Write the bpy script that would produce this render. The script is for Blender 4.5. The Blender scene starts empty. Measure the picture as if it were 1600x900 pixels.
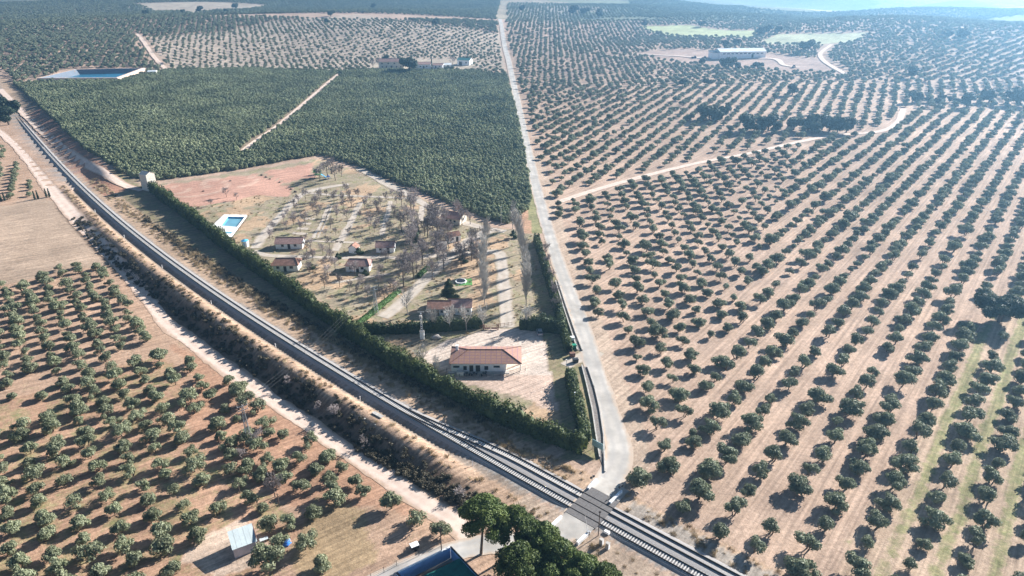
import bpy, math, random
import numpy as np
from mathutils import Vector, Matrix

# ------------------------------------------------------------------ camera, sky, sun, exposure
sc = bpy.context.scene
col = sc.collection
FPX, HORIZON, CAM_H = 1110.0, -95.0, 112.0          # focal length in px of the 1600x900 photo
PITCH = math.atan((450 - HORIZON) / FPX)
cam_d = bpy.data.cameras.new('camera')
cam_d.sensor_width = 36.0
cam_d.lens = 36.0 * FPX / 1600.0
cam_d.clip_start = 1.0
cam_d.clip_end = 30000.0
cam = bpy.data.objects.new('camera', cam_d)
cam.location = (0, 0, CAM_H)
cam.rotation_euler = (math.pi / 2 - PITCH, 0, 0)
col.objects.link(cam)
sc.camera = cam

SUN_AZ, SUN_EL = math.radians(37.0), math.radians(25.5)     # azimuth from +X towards +Y
world = bpy.data.worlds.new('World')
sc.world = world
world.use_nodes = True
wn = world.node_tree
wn.nodes.clear()
sky = wn.nodes.new('ShaderNodeTexSky')
sky.sky_type = 'NISHITA'
sky.sun_disc = False
sky.sun_elevation = SUN_EL
sky.sun_rotation = math.pi / 2 - SUN_AZ
sky.air_density = 0.75
sky.dust_density = 0.4
sky.altitude = 700
bg = wn.nodes.new('ShaderNodeBackground')
bg.inputs['Strength'].default_value = 0.05
wo = wn.nodes.new('ShaderNodeOutputWorld')
wn.links.new(sky.outputs['Color'], bg.inputs['Color'])
wn.links.new(bg.outputs['Background'], wo.inputs['Surface'])
sun_d = bpy.data.lights.new('sun', 'SUN')
sun_d.energy = 5.0
sun_d.angle = math.radians(0.5)
sun_d.color = (1.0, 0.965, 0.925)
sun = bpy.data.objects.new('sun', sun_d)
to_sun = Vector((math.cos(SUN_AZ) * math.cos(SUN_EL), math.sin(SUN_AZ) * math.cos(SUN_EL), math.sin(SUN_EL)))
sun.rotation_euler = to_sun.to_track_quat('Z', 'Y').to_euler()
sun.location = (300, 200, 400)
col.objects.link(sun)
vs = sc.view_settings
vs.view_transform = 'Standard'
vs.look = 'None'
vs.exposure = 1.4
vs.gamma = 1.0
vs.use_curve_mapping = False
sc.cycles.use_denoising = True
sc.cycles.max_bounces = 5
sc.cycles.diffuse_bounces = 3
sc.cycles.glossy_bounces = 2
sc.cycles.transmission_bounces = 2
sc.cycles.transparent_max_bounces = 6
sc.cycles.volume_bounces = 0
sc.cycles.caustics_reflective = False
sc.cycles.caustics_refractive = False

random.seed(7)
RNG = np.random.default_rng(11)


def sstep(a, b, x):
    t = np.clip((np.asarray(x, float) - a) / (b - a), 0, 1)
    return t * t * (3 - 2 * t)


# ------------------------------------------------------------------ the lie of the land
# railway frame: s runs up the line from the level crossing, l is the offset to its left (south-west) side
RO = np.array([16.73, 117.40])
RU = np.array([math.cos(math.radians(142)), math.sin(math.radians(142))])
RN = np.array([-RU[1], RU[0]])
_s = np.array([-90, -17.4, -2.5, 3.9, 14.4, 57, 67, 78, 104, 160, 219, 299, 342, 403, 467, 607, 900])
_l = np.array([3.2, 1.38, .92, .75, .62, -.95, -1.5, -2.1, -3.9, -9.0, -16.4, -29.2, -37.8, -50.8, -64.9, -96.3, -165])
_w = np.array([.4, 2, 2, 2, 2, 2, 1, 1, 1, 1, 1, 1, 1, 1, 1, 1, .5])
RAILFIT = np.polyfit(_s / 100, _l, 5, w=_w)


def rail_l(s):
    return np.polyval(RAILFIT, np.clip(np.asarray(s, float), -120, 950) / 100)


def rail_xy(s, off=0.0):
    """point on the line at s, off metres to the left (south-west)"""
    s = np.asarray(s, float)
    l = rail_l(s) + off
    return RO[0] + RU[0] * s + RN[0] * l, RO[1] + RU[1] * s + RN[1] * l


def rail_sl(x, y):
    dx, dy = np.asarray(x, float) - RO[0], np.asarray(y, float) - RO[1]
    s = dx * RU[0] + dy * RU[1]
    l = dx * RN[0] + dy * RN[1]
    slope = (rail_l(s + 1) - rail_l(s - 1)) / 2
    return s, (l - rail_l(s)) / np.sqrt(1 + slope * slope)


def ground_h(x, y):
    x = np.asarray(x, float)
    y = np.asarray(y, float)
    s, d = rail_sl(x, y)
    D = 3.5 * sstep(14, 62, s) * (1 - sstep(215, 300, s))
    h = -D * sstep(8.2, 13.8, d)
    cut = sstep(20, 45, s) * (1 - sstep(420, 520, s))
    h = h - .95 * cut * np.exp(-((d - 3.6) / 1.2) ** 2) + 0.45 * cut * np.exp(-((d - 7.0) / 1.7) ** 2)
    R = 3.6 * sstep(300, 335, s) * (1 - sstep(480, 640, s))
    h = h + R * sstep(6, 15, -d) * (1 - sstep(40, 190, -d))
    w = sstep(420, 900, y)
    und = 5.5 * np.sin(x / 165 + 1.3) * np.sin(y / 190 + .6) + 3.0 * np.sin((x + y) / 118 + .4) + 2.0 * np.sin((x - 1.7 * y) / 74)
    h = h + w * und
    h = h + 15 * np.exp(-((x - 520) ** 2 + (y - 900) ** 2) / 230 ** 2) + 17 * np.exp(-((x + 520) ** 2 + (y - 1010) ** 2) / 260 ** 2) + 9 * np.exp(-((x + 130) ** 2 + (y - 1080) ** 2) / 190 ** 2)
    far = sstep(950, 2600, y)
    h = h - far * (14 + 56 * sstep(0, 700, x))
    h = h + sstep(1200, 2200, y) * 36 * (np.sin(x / 330 + 2.2) * np.sin(y / 300 + 1.0) + .45 * np.sin((x * .8 + y) / 140))
    h = h + sstep(2600, 5200, y) * (62 + 30 * np.sin(x / 700 + .5)) * .9
    h = h + .26 * np.exp(-(np.maximum(np.abs(s) - 4.0, 0) / 3.0) ** 2) * np.exp(-((d + 2.3) / 8.0) ** 4)
    return np.clip(h, -118, 100)


def ray(px, py):
    u, v = (px - 800) / FPX, -(py - 450) / FPX
    return np.array([u, math.cos(PITCH) + v * math.sin(PITCH), -math.sin(PITCH) + v * math.cos(PITCH)])


def P(px, py, up=0.0):
    """the place on the land that the photo shows at (px, py); up = height of the seen point above the land"""
    d = ray(px, py)
    t = (up - CAM_H) / d[2] if d[2] < -0.02 else 3000.0
    t = min(t, 6000)
    for _ in range(40):
        q = d * t
        z = float(ground_h(q[0], q[1])) + up
        t2 = min((z - CAM_H) / min(d[2], -0.02), 6000)
        t += 0.5 * (t2 - t)
    q = d * t
    return Vector((q[0], q[1], float(ground_h(q[0], q[1]))))


def to_px(x, y, z):
    x, y, z = np.asarray(x, float), np.asarray(y, float), np.asarray(z, float) - CAM_H
    dep = y * math.cos(PITCH) - z * math.sin(PITCH)
    upv = y * math.sin(PITCH) + z * math.cos(PITCH)
    dep = np.maximum(dep, 1e-3)
    return 800 + FPX * x / dep, 450 - FPX * upv / dep


def in_poly(x, y, poly):
    x = np.asarray(x, float)
    y = np.asarray(y, float)
    ins = np.zeros(x.shape, bool)
    n = len(poly)
    for i in range(n):
        x0, y0 = poly[i][:2]
        x1, y1 = poly[(i + 1) % n][:2]
        c = ((y0 > y) != (y1 > y))
        xi = (x1 - x0) * (y - y0) / ((y1 - y0) if abs(y1 - y0) > 1e-9 else 1e-9) + x0
        ins ^= (c & (x < xi))
    return ins


def line_dist(x, y, pts):
    x = np.asarray(x, float)
    y = np.asarray(y, float)
    best = np.full(x.shape, 1e9)
    for (a, b) in zip(pts[:-1], pts[1:]):
        dx, dy = b[0] - a[0], b[1] - a[1]
        t = np.clip(((x - a[0]) * dx + (y - a[1]) * dy) / (dx * dx + dy * dy + 1e-9), 0, 1)
        best = np.minimum(best, np.hypot(x - a[0] - t * dx, y - a[1] - t * dy))
    return best


def W(pxs):
    return [P(*p) for p in pxs]


def vnoise(x, y, seed=0):
    """cheap smooth pseudo-noise in -1..1"""
    r = np.random.default_rng(seed)
    v = 0
    for k in range(5):
        a, b, c = r.uniform(0, 6.28), r.uniform(.6, 1.6), r.uniform(0, 6.28)
        v = v + np.sin((x * math.cos(a) + y * math.sin(a)) * b + c)
    return v / 3.2


# ------------------------------------------------------------------ materials
MATS = {}


def nd(nt, t, **kw):
    n = nt.nodes.new(t)
    for k, v in kw.items():
        setattr(n, k, v)
    return n


def mixc(nt, a, b, fac, blend='MIX'):
    m = nd(nt, 'ShaderNodeMix', data_type='RGBA', blend_type=blend)
    for sock, val in ((0, fac), (6, a), (7, b)):
        if hasattr(val, 'is_linked') or isinstance(val, bpy.types.NodeSocket):
            nt.links.new(val, m.inputs[sock])
        elif sock == 0:
            m.inputs[0].default_value = val
        else:
            m.inputs[sock].default_value = (*val[:3], 1)
    return m.outputs[2]


def noise(nt, scale, detail=3, coord=None, rough=.55):
    n = nd(nt, 'ShaderNodeTexNoise')
    n.inputs['Scale'].default_value = scale
    n.inputs['Detail'].default_value = detail
    n.inputs['Roughness'].default_value = rough
    if coord is not None:
        nt.links.new(coord, n.inputs['Vector'])
    return n.outputs['Fac']


def remap(nt, v, a, b, c, d):
    m = nd(nt, 'ShaderNodeMapRange')
    nt.links.new(v, m.inputs[0])
    for i, k in enumerate((a, b, c, d)):
        m.inputs[i + 1].default_value = k
    return m.outputs[0]


def mat(name, c, rough=.85, vary=.25, scale=1.5, c2=None, bump=0.0, bscale=6, metal=0.0, spec=.3, per_obj=0.0, emit=None):
    if name in MATS:
        return MATS[name]
    m = bpy.data.materials.new(name)
    m.use_nodes = True
    nt = m.node_tree
    b = nt.nodes['Principled BSDF']
    b.inputs['Roughness'].default_value = rough
    b.inputs['Metallic'].default_value = metal
    b.inputs['Specular IOR Level'].default_value = spec
    geo = nd(nt, 'ShaderNodeNewGeometry')
    f = noise(nt, scale, 4, geo.outputs['Position'])
    lo = tuple(k * (1 - vary) for k in c)
    hi = c2 if c2 else tuple(min(1, k * (1 + vary)) for k in c)
    out = mixc(nt, lo, hi, remap(nt, f, .3, .7, 0, 1))
    if per_obj:
        oi = nd(nt, 'ShaderNodeObjectInfo')
        k = remap(nt, oi.outputs['Random'], 0, 1, 1 - per_obj, 1 + per_obj)
        mm = nd(nt, 'ShaderNodeVectorMath', operation='SCALE')
        nt.links.new(out, mm.inputs[0])
        nt.links.new(k, mm.inputs['Scale'])
        out = mm.outputs[0]
    nt.links.new(out, b.inputs['Base Color'])
    if bump:
        bp = nd(nt, 'ShaderNodeBump')
        bp.inputs['Strength'].default_value = bump
        bp.inputs['Distance'].default_value = .1
        nt.links.new(noise(nt, bscale, 4, geo.outputs['Position']), bp.inputs['Height'])
        nt.links.new(bp.outputs[0], b.inputs['Normal'])
    MATS[name] = m
    return m


def leaf_mat(name, c, c2, per_obj=.2, scale=.9):
    """leaves: colour drifts from clump to clump and from plant to plant, a little light passes through"""
    if name in MATS:
        return MATS[name]
    m = bpy.data.materials.new(name)
    m.use_nodes = True
    nt = m.node_tree
    b = nt.nodes['Principled BSDF']
    b.inputs['Roughness'].default_value = .6
    b.inputs['Specular IOR Level'].default_value = .25
    geo = nd(nt, 'ShaderNodeNewGeometry')
    oi = nd(nt, 'ShaderNodeObjectInfo')
    f = noise(nt, scale, 3, geo.outputs['Position'])
    f2 = remap(nt, geo.outputs['Random Per Island'], 0, 1, -.25, .25)
    ad = nd(nt, 'ShaderNodeMath', operation='ADD')
    nt.links.new(remap(nt, f, .3, .7, 0, 1), ad.inputs[0])
    nt.links.new(f2, ad.inputs[1])
    out = mixc(nt, c, c2, ad.outputs[0])
    k = remap(nt, oi.outputs['Random'], 0, 1, 1 - per_obj, 1 + per_obj)
    mm = nd(nt, 'ShaderNodeVectorMath', operation='SCALE')
    nt.links.new(out, mm.inputs[0])
    nt.links.new(k, mm.inputs['Scale'])
    nt.links.new(mm.outputs[0], b.inputs['Base Color'])
    tr = nd(nt, 'ShaderNodeBsdfTranslucent')
    nt.links.new(mm.outputs[0], tr.inputs['Color'])
    ms = nd(nt, 'ShaderNodeMixShader')
    ms.inputs[0].default_value = .22
    nt.links.new(b.outputs[0], ms.inputs[1])
    nt.links.new(tr.outputs[0], ms.inputs[2])
    nt.links.new(ms.outputs[0], nt.nodes['Material Output'].inputs['Surface'])
    MATS[name] = m
    return m


M = dict(
    olive=leaf_mat('olive_leaves', (.15, .168, .088), (.33, .345, .22)),
    olive_deep=leaf_mat('olive_leaves_deep', (.13, .15, .085), (.295, .32, .21)),
    grove=leaf_mat('grove_leaves', (.145, .172, .09), (.36, .385, .225), .3, .035),
    pine=leaf_mat('pine_needles', (.04, .07, .02), (.15, .19, .05), .15, .5),
    oak=leaf_mat('oak_leaves', (.025, .042, .022), (.06, .085, .045), .2),
    hedge=leaf_mat('hedge_leaves', (.035, .058, .018), (.12, .145, .045), .1, .35),
    hedge_dark=leaf_mat('hedge_dark_leaves', (.03, .052, .022), (.075, .10, .04), .1, .5),
    clipped=leaf_mat('clipped_leaves', (.06, .13, .03), (.12, .22, .06), .1, .8),
    scrub=leaf_mat('scrub_leaves', (.06, .055, .038), (.15, .125, .08), .35),
    drygrass=leaf_mat('dry_grass', (.30, .225, .13), (.50, .40, .26), .25),
    bark=mat('bark', (.13, .095, .07), .9, .35, 4),
    bark_pale=mat('pale_bark', (.34, .30, .27), .9, .3, 4),
    twig=mat('twigs', (.31, .265, .25), .9, .3, 1.0, per_obj=.3),
    twig_pale=mat('pale_twigs', (.46, .43, .39), .9, .25, 1.0, per_obj=.2),
    asphalt=mat('worn_asphalt', (.45, .415, .37), .92, .3, .16, bump=.15, bscale=9),
    dirt=mat('dirt_road', (.62, .475, .385), .95, .18, .3, bump=.3, bscale=3),
    campath=mat('camp_path', (.46, .395, .325), .95, .2, .4, bump=.2, bscale=3),
    ballast=mat('ballast', (.33, .31, .295), .95, .35, 7, bump=.6, bscale=9),
    rail=mat('rail_steel_and_shadow', (.035, .028, .024), .7, .3, 3, metal=.1),  # near-black steel, the shadow lines beside the rails painted in
    sleeper=mat('concrete_sleeper', (.55, .52, .48), .9, .15, 2),
    deck=mat('crossing_deck', (.15, .14, .135), .9, .2, 2),
    white=mat('white_render', (.90, .90, .89), .85, .08, .8),
    cream=mat('cream_render', (.66, .60, .51), .85, .12, .8),
    concrete=mat('concrete', (.46, .43, .39), .9, .2, 1.2),
    stone=mat('ditch_stone', (.20, .18, .165), .95, .35, 3, bump=.6, bscale=5),
    tile=mat('roof_tiles', (.34, .185, .135), .85, .3, 1.2),
    tile_pink=mat('pink_roof_tiles', (.38, .235, .20), .85, .3, 1.2),
    ridge=mat('ridge_tiles', (.20, .10, .07), .85, .3, 2),
    glass=mat('dark_window', (.025, .03, .04), .15, .2, 1, spec=.6),
    door=mat('door_paint', (.06, .055, .05), .6, .2, 2),
    metal=mat('galvanised_steel', (.45, .46, .47), .5, .12, 2, metal=.5),
    darkmetal=mat('dark_steel', (.06, .06, .065), .5, .2, 2, metal=.3),
    pole=mat('pole_wood', (.12, .09, .07), .9, .2, 2),
    shedroof=mat('shed_sheet', (.50, .56, .55), .55, .1, .6),
    shedwall=mat('shed_wall', (.62, .58, .60), .85, .08, 1),
    blue=mat('blue_paint', (.33, .52, .80), .8, .12, .7),
    net=mat('green_net', (.01, .13, .11), .85, .3, .8),
    tarp=mat('blue_tarp', (.05, .20, .62), .5, .2, 2),
    green=mat('green_plastic', (.02, .26, .16), .5, .15, 2),
    lime=mat('lime_plastic', (.10, .27, .07), .5, .15, 2),
    red=mat('red_paint', (.45, .05, .04), .5, .15, 2),
    sign=mat('sign_board', (.28, .43, .43), .5, .15, 1),
    water=mat('pool_water', (.16, .36, .44), .06, .15, .2, spec=.6),
    rwater=mat('reservoir_water', (.03, .17, .28), .3, .15, .03, spec=.6),
    liner=mat('pool_liner', (.10, .42, .66), .5, .12, .4),
    rliner=mat('reservoir_liner', (.17, .20, .24), .7, .12, .05),
    deckwhite=mat('pool_deck', (.80, .79, .76), .85, .07, .6),
    carpaint=mat('car_paint', (.55, .57, .60), .3, .05, 1, metal=.5, spec=.5),
    tyre=mat('tyre', (.02, .02, .02), .9, .2, 2),
    lamp=mat('car_lamp', (.6, .1, .08), .3, .1, 2),
    wire=mat('wire', (.16, .16, .16), .5, .1, 2),
    insulator=mat('insulator', (.5, .5, .48), .3, .1, 2),
    roofwhite=mat('warehouse_roof', (.72, .76, .76), .6, .08, .1),
    greenroof=mat('green_sheet_roof', (.04, .16, .15), .6, .15, .2),
    rock=mat('rock', (.42, .38, .34), .9, .2, 1.5),
)


def tile_material():
    m = bpy.data.materials.new('restaurant_roof_tiles')
    m.use_nodes = True
    nt = m.node_tree
    b = nt.nodes['Principled BSDF']
    b.inputs['Roughness'].default_value = .85
    tc = nd(nt, 'ShaderNodeTexCoord')
    br = nd(nt, 'ShaderNodeTexBrick')
    br.offset = 0
    br.inputs['Scale'].default_value = 1.0
    br.inputs['Brick Width'].default_value = 1.25
    br.inputs['Row Height'].default_value = 1.05
    br.inputs['Mortar Size'].default_value = .11
    br.inputs['Mortar Smooth'].default_value = .4
    br.inputs['Color1'].default_value = (.37, .205, .15, 1)
    br.inputs['Color2'].default_value = (.42, .235, .15, 1)
    br.inputs['Mortar'].default_value = (.27, .15, .17, 1)
    nt.links.new(tc.outputs['Object'], br.inputs['Vector'])
    f = noise(nt, 2.2, 4, tc.outputs['Object'])
    out = mixc(nt, br.outputs['Color'], (.26, .135, .10), remap(nt, f, .45, .75, 0, .7))
    nt.links.new(out, b.inputs['Base Color'])
    return m


M['tile_main'] = tile_material()


def wear(m, dust, dark, amt):
    """wheel marks and dusty broken edges across a road's width"""
    nt = m.node_tree
    bs = nt.nodes['Principled BSDF']
    src = bs.inputs['Base Color'].links[0].from_socket
    at = nd(nt, 'ShaderNodeAttribute', attribute_name='lat')
    geo = nd(nt, 'ShaderNodeNewGeometry')
    n = noise(nt, .5, 5, geo.outputs['Position'], .65)
    ad = nd(nt, 'ShaderNodeMath', operation='MULTIPLY_ADD')
    nt.links.new(n, ad.inputs[0])
    ad.inputs[1].default_value = .7
    nt.links.new(at.outputs['Fac'], ad.inputs[2])
    edge = remap(nt, ad.outputs[0], 1.02, 1.28, 0, .9)
    sb = nd(nt, 'ShaderNodeMath', operation='SUBTRACT')
    nt.links.new(at.outputs['Fac'], sb.inputs[0])
    sb.inputs[1].default_value = .42
    ab = nd(nt, 'ShaderNodeMath', operation='ABSOLUTE')
    nt.links.new(sb.outputs[0], ab.inputs[0])
    trk = nd(nt, 'ShaderNodeMath', operation='MULTIPLY')
    nt.links.new(remap(nt, ab.outputs[0], .05, .3, amt, 0), trk.inputs[0])
    nt.links.new(remap(nt, n, .3, .6, .3, 1), trk.inputs[1])
    c = mixc(nt, src, dark, trk.outputs[0])
    c = mixc(nt, c, dust, edge)
    nt.links.new(c, bs.inputs['Base Color'])


wear(M['asphalt'], (.50, .385, .29), (.36, .34, .32), .6)
wear(M['dirt'], (.43, .30, .21), (.70, .58, .48), .6)
wear(M['campath'], (.36, .29, .20), (.55, .48, .41), .4)


# ------------------------------------------------------------------ mesh helpers
class MB:
    def __init__(self):
        self.v, self.f = [], []

    def add(self, vs, fs):
        o = len(self.v)
        self.v += [tuple(p) for p in vs]
        self.f += [tuple(i + o for i in q) for q in fs]
        return self

    def box(self, c, s, rz=0.0, taper=1.0):
        hx, hy, hz = s[0] / 2, s[1] / 2, s[2] / 2
        ca, sa = math.cos(rz), math.sin(rz)
        vs = []
        for k, (zz, t) in enumerate(((-hz, 1), (hz, taper))):
            for (a, b) in ((-hx, -hy), (hx, -hy), (hx, hy), (-hx, hy)):
                a, b = a * t, b * t
                vs.append((c[0] + a * ca - b * sa, c[1] + a * sa + b * ca, c[2] + zz))
        return self.add(vs, [(3, 2, 1, 0), (4, 5, 6, 7), (0, 1, 5, 4), (1, 2, 6, 5), (2, 3, 7, 6), (3, 0, 4, 7)])

    def tube(self, p0, p1, r0, r1=None, n=6, caps=True):
        p0, p1 = Vector(p0), Vector(p1)
        r1 = r0 if r1 is None else r1
        d = (p1 - p0)
        if d.length < 1e-6:
            return self
        d.normalize()
        a = d.orthogonal().normalized()
        b = d.cross(a)
        vs = []
        for p, r in ((p0, r0), (p1, r1)):
            for k in range(n):
                t = 2 * math.pi * k / n
                vs.append(p + a * (r * math.cos(t)) + b * (r * math.sin(t)))
        fs = [(k, (k + 1) % n, n + (k + 1) % n, n + k) for k in range(n)]
        if caps:
            fs += [tuple(range(n - 1, -1, -1)), tuple(range(n, 2 * n))]
        return self.add(vs, fs)

    def poly(self, pts, z0, z1):
        n = len(pts)
        vs = [(p[0], p[1], z0) for p in pts] + [(p[0], p[1], z1) for p in pts]
        fs = [tuple(range(n - 1, -1, -1)), tuple(range(n, 2 * n))]
        fs += [(k, (k + 1) % n, n + (k + 1) % n, n + k) for k in range(n)]
        return self.add(vs, fs)

    def mesh(self, name, m, smooth=False):
        me = bpy.data.meshes.new(name)
        me.from_pydata(self.v, [], self.f)
        me.materials.append(m)
        if smooth:
            me.shade_smooth()
        me.update()
        return me

    def build(self, name, m, parent=None, smooth=False):
        return link(name, self.mesh(name, m, smooth), parent)


def link(name, data, parent=None, loc=None):
    o = bpy.data.objects.new(name, data)
    col.objects.link(o)
    if parent is not None:
        o.parent = parent
    if loc is not None:
        o.location = loc
    return o


def tag(o, label=None, cat=None, group=None, kind=None):
    if label:
        o['label'] = label
    if cat:
        o['category'] = cat
    if group:
        o['group'] = group
    if kind:
        o['kind'] = kind
    return o


def thing(name, label, cat, loc=(0, 0, 0), rz=0.0, group=None):
    o = bpy.data.objects.new(name, None)
    o.empty_display_size = .3
    col.objects.link(o)
    o.location = loc
    o.rotation_euler = (0, 0, rz)
    return tag(o, label, cat, group)


def raw_mesh(name, verts, faces, m, smooth=False):
    me = bpy.data.meshes.new(name)
    verts = np.asarray(verts, np.float32)
    faces = np.asarray(faces, np.int32)
    n = faces.shape[1]
    me.vertices.add(len(verts))
    me.vertices.foreach_set('co', verts.ravel())
    me.loops.add(faces.size)
    me.loops.foreach_set('vertex_index', faces.ravel())
    me.polygons.add(len(faces))
    me.polygons.foreach_set('loop_start', np.arange(0, faces.size, n, dtype=np.int32))
    me.update(calc_edges=True)
    if smooth:
        me.shade_smooth()
    me.materials.append(m)
    return me


def cards(pos, nrm, size, rng, aspect=.6, tilt=.7):
    """leaf sprays: one small bent quad (two triangles) at each pos, roughly facing nrm"""
    n = len(pos)
    nr = nrm + rng.normal(0, tilt, (n, 3))
    nr /= np.linalg.norm(nr, axis=1)[:, None] + 1e-9
    a = rng.normal(0, 1, (n, 3))
    a -= nr * np.sum(a * nr, 1)[:, None]
    a /= np.linalg.norm(a, axis=1)[:, None] + 1e-9
    b = np.cross(nr, a)
    s = (size * rng.uniform(.6, 1.35, n))[:, None]
    a, b = a * s, b * s * aspect
    bend = nr * s * .3
    v = np.stack([pos - a, pos - b - bend * .2, pos + a, pos + b + bend * .4], 1).reshape(-1, 3)
    f = np.arange(n * 4).reshape(n, 4)
    return v, f


ICO = None


def ico():
    global ICO
    if ICO is None:
        import bmesh
        bm = bmesh.new()
        bmesh.ops.create_icosphere(bm, subdivisions=2, radius=1)
        bm.verts.ensure_lookup_table()
        v = np.array([p.co[:] for p in bm.verts])
        f = np.array([[q.index for q in k.verts] for k in bm.faces])
        bm.free()
        ICO = (v, f)
    return ICO


def lobes_to_crown(lobes, dens, leaf, rng, core=.78, flat_under=.35, tilt=.6):
    """lobes: (cx,cy,cz,rx,ry,rz). leaf sprays over each lobe's outside, with a solid core of foliage inside"""
    V, F = [], []
    off = 0
    iv, jf = ico()
    for (cx, cy, cz, rx, ry, rz) in lobes:
        c, r = np.array([cx, cy, cz]), np.array([rx, ry, rz])
        bumps = 1 + .16 * rng.normal(0, 1, len(iv))
        v = iv * bumps[:, None] * r * core + c
        q = np.concatenate([jf, jf[:, 2:3]], 1)
        V.append(v)
        F.append(q + off)
        off += len(v)
        n = int(dens * 4 * math.pi * ((rx * ry) ** 1.6 / 3 + (rx * rz) ** 1.6 / 3 + (ry * rz) ** 1.6 / 3) ** (1 / 1.6))
        d = rng.normal(0, 1, (n, 3))
        d /= np.linalg.norm(d, axis=1)[:, None]
        d = d[(d[:, 2] > -flat_under) | (rng.random(n) < .35)]
        rr = rng.uniform(.8, 1.1, (len(d), 1))
        pos = d * rr * r + c
        v, f = cards(pos, d, np.full(len(pos), leaf), rng, tilt=tilt)
        V.append(v)
        F.append(f + off)
        off += len(v)
    return np.concatenate(V), np.concatenate(F)


def fix_tris(F):
    return F


def crown_mesh(name, lobes, dens, leaf, m, seed, **kw):
    v, f = lobes_to_crown(lobes, dens, leaf, np.random.default_rng(seed), **kw)
    me = bpy.data.meshes.new(name)
    tri = f[:, 2] == f[:, 3]
    me.from_pydata(v.tolist(), [], [tuple(q[:3]) if t else tuple(q) for q, t in zip(f.tolist(), tri)])
    me.materials.append(m)
    return me


def strip(name, pts, widths, m, lift=.05, step=2.0, cross=10, kind='structure', parent=None):
    """a road or path draped on the land"""
    P2 = [np.array([p[0], p[1]]) for p in pts]
    w = widths if hasattr(widths, '__len__') else [widths] * len(P2)
    # catmull-rom resample
    C, Wd = [], []
    n = len(P2)
    for i in range(n - 1):
        p0, p1, p2, p3 = P2[max(i - 1, 0)], P2[i], P2[i + 1], P2[min(i + 2, n - 1)]
        k = max(2, int(np.linalg.norm(p2 - p1) / step))
        for j in range(k):
            t = j / k
            C.append(.5 * ((2 * p1) + (-p0 + p2) * t + (2 * p0 - 5 * p1 + 4 * p2 - p3) * t * t + (-p0 + 3 * p1 - 3 * p2 + p3) * t ** 3))
            Wd.append(w[i] + (w[i + 1] - w[i]) * t)
    C.append(P2[-1])
    Wd.append(w[-1])
    C = np.array(C)
    Wd = np.array(Wd)
    T = np.gradient(C, axis=0)
    T /= np.linalg.norm(T, axis=1)[:, None] + 1e-9
    Nn = np.stack([-T[:, 1], T[:, 0]], 1)
    r = np.random.default_rng(len(C))
    lo = np.cumsum(r.normal(0, .5, (len(C), 2)), 0)
    kw_ = min(25, len(C))
    lo = (lo - np.stack([np.convolve(lo[:, q], np.ones(kw_) / kw_, 'same') for q in (0, 1)], 1)) * (.33 if m is not M['asphalt'] else .1)
    rag = np.clip(lo, -.8, .8) + r.normal(0, .12, (len(C), 2))
    V = []
    for j in range(cross + 1):
        k = j / cross - .5
        ed = rag[:, 0] if j == 0 else (rag[:, 1] if j == cross else 0)
        q = C + Nn * ((Wd * k) + ed)[:, None]
        dist = np.hypot(q[:, 0], q[:, 1])
        z = ground_h(q[:, 0], q[:, 1]) + lift * (1 + np.maximum(dist - 300, 0) / 120)
        V.append(np.column_stack([q, z]))
    V = np.stack(V, 1).reshape(-1, 3)
    F = []
    c1 = cross + 1
    for i in range(len(C) - 1):
        for j in range(cross):
            F.append((i * c1 + j + 1, i * c1 + j, (i + 1) * c1 + j, (i + 1) * c1 + j + 1))
    me = raw_mesh(name, V, F, m)
    at = me.attributes.new('lat', 'FLOAT', 'POINT')
    at.data.foreach_set('value', np.tile(np.abs(np.linspace(-1, 1, c1)), len(C)).astype(np.float32))
    o = link(name, me, parent)
    if kind and parent is None:
        tag(o, kind=kind)
    return o


# ------------------------------------------------------------------ lines of the place (all on the land, in metres)
ROAD = W([(781, 30), (785, 50), (800, 120), (817, 200), (840, 300), (869, 400), (906, 500), (936, 600), (962, 680), (966, 716), (948, 756), (925, 782)])
ROAD_S = W([(919, 789), (893, 818), (868, 838), (830, 850), (780, 848), (710, 862), (645, 885), (585, 912), (520, 950)])
DIRT = W([(-60, 158), (0, 207), (28, 232), (55, 264), (82, 298), (122, 344), (176, 402), (232, 468), (262, 505), (320, 550), (400, 607), (500, 676), (600, 742), (660, 783), (708, 812), (735, 838)])
GROVE_TRACK = W([(0, 140), (60, 200), (120, 248), (175, 278), (222, 298)])
SIDE = W([(872, 316), (920, 300), (1000, 277), (1090, 255), (1170, 240), (1230, 226), (1300, 212), (1372, 206), (1402, 192), (1411, 170)])
GROVE_PATH = W([(380, 236), (430, 200), (480, 158), (530, 116)])
TOPLEFT_PATH = W([(262, 110), (240, 88), (225, 66), (215, 54)])
FAR_PATH = W([(1320, 116), (1290, 98), (1282, 84), (1300, 70)])
WH_PATH = W([(1000, 85), (1060, 88), (1118, 92), (1205, 92), (1225, 102), (1250, 106)])


def Z(pxs):
    return [(v.x, v.y) for v in W(pxs)]


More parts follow.
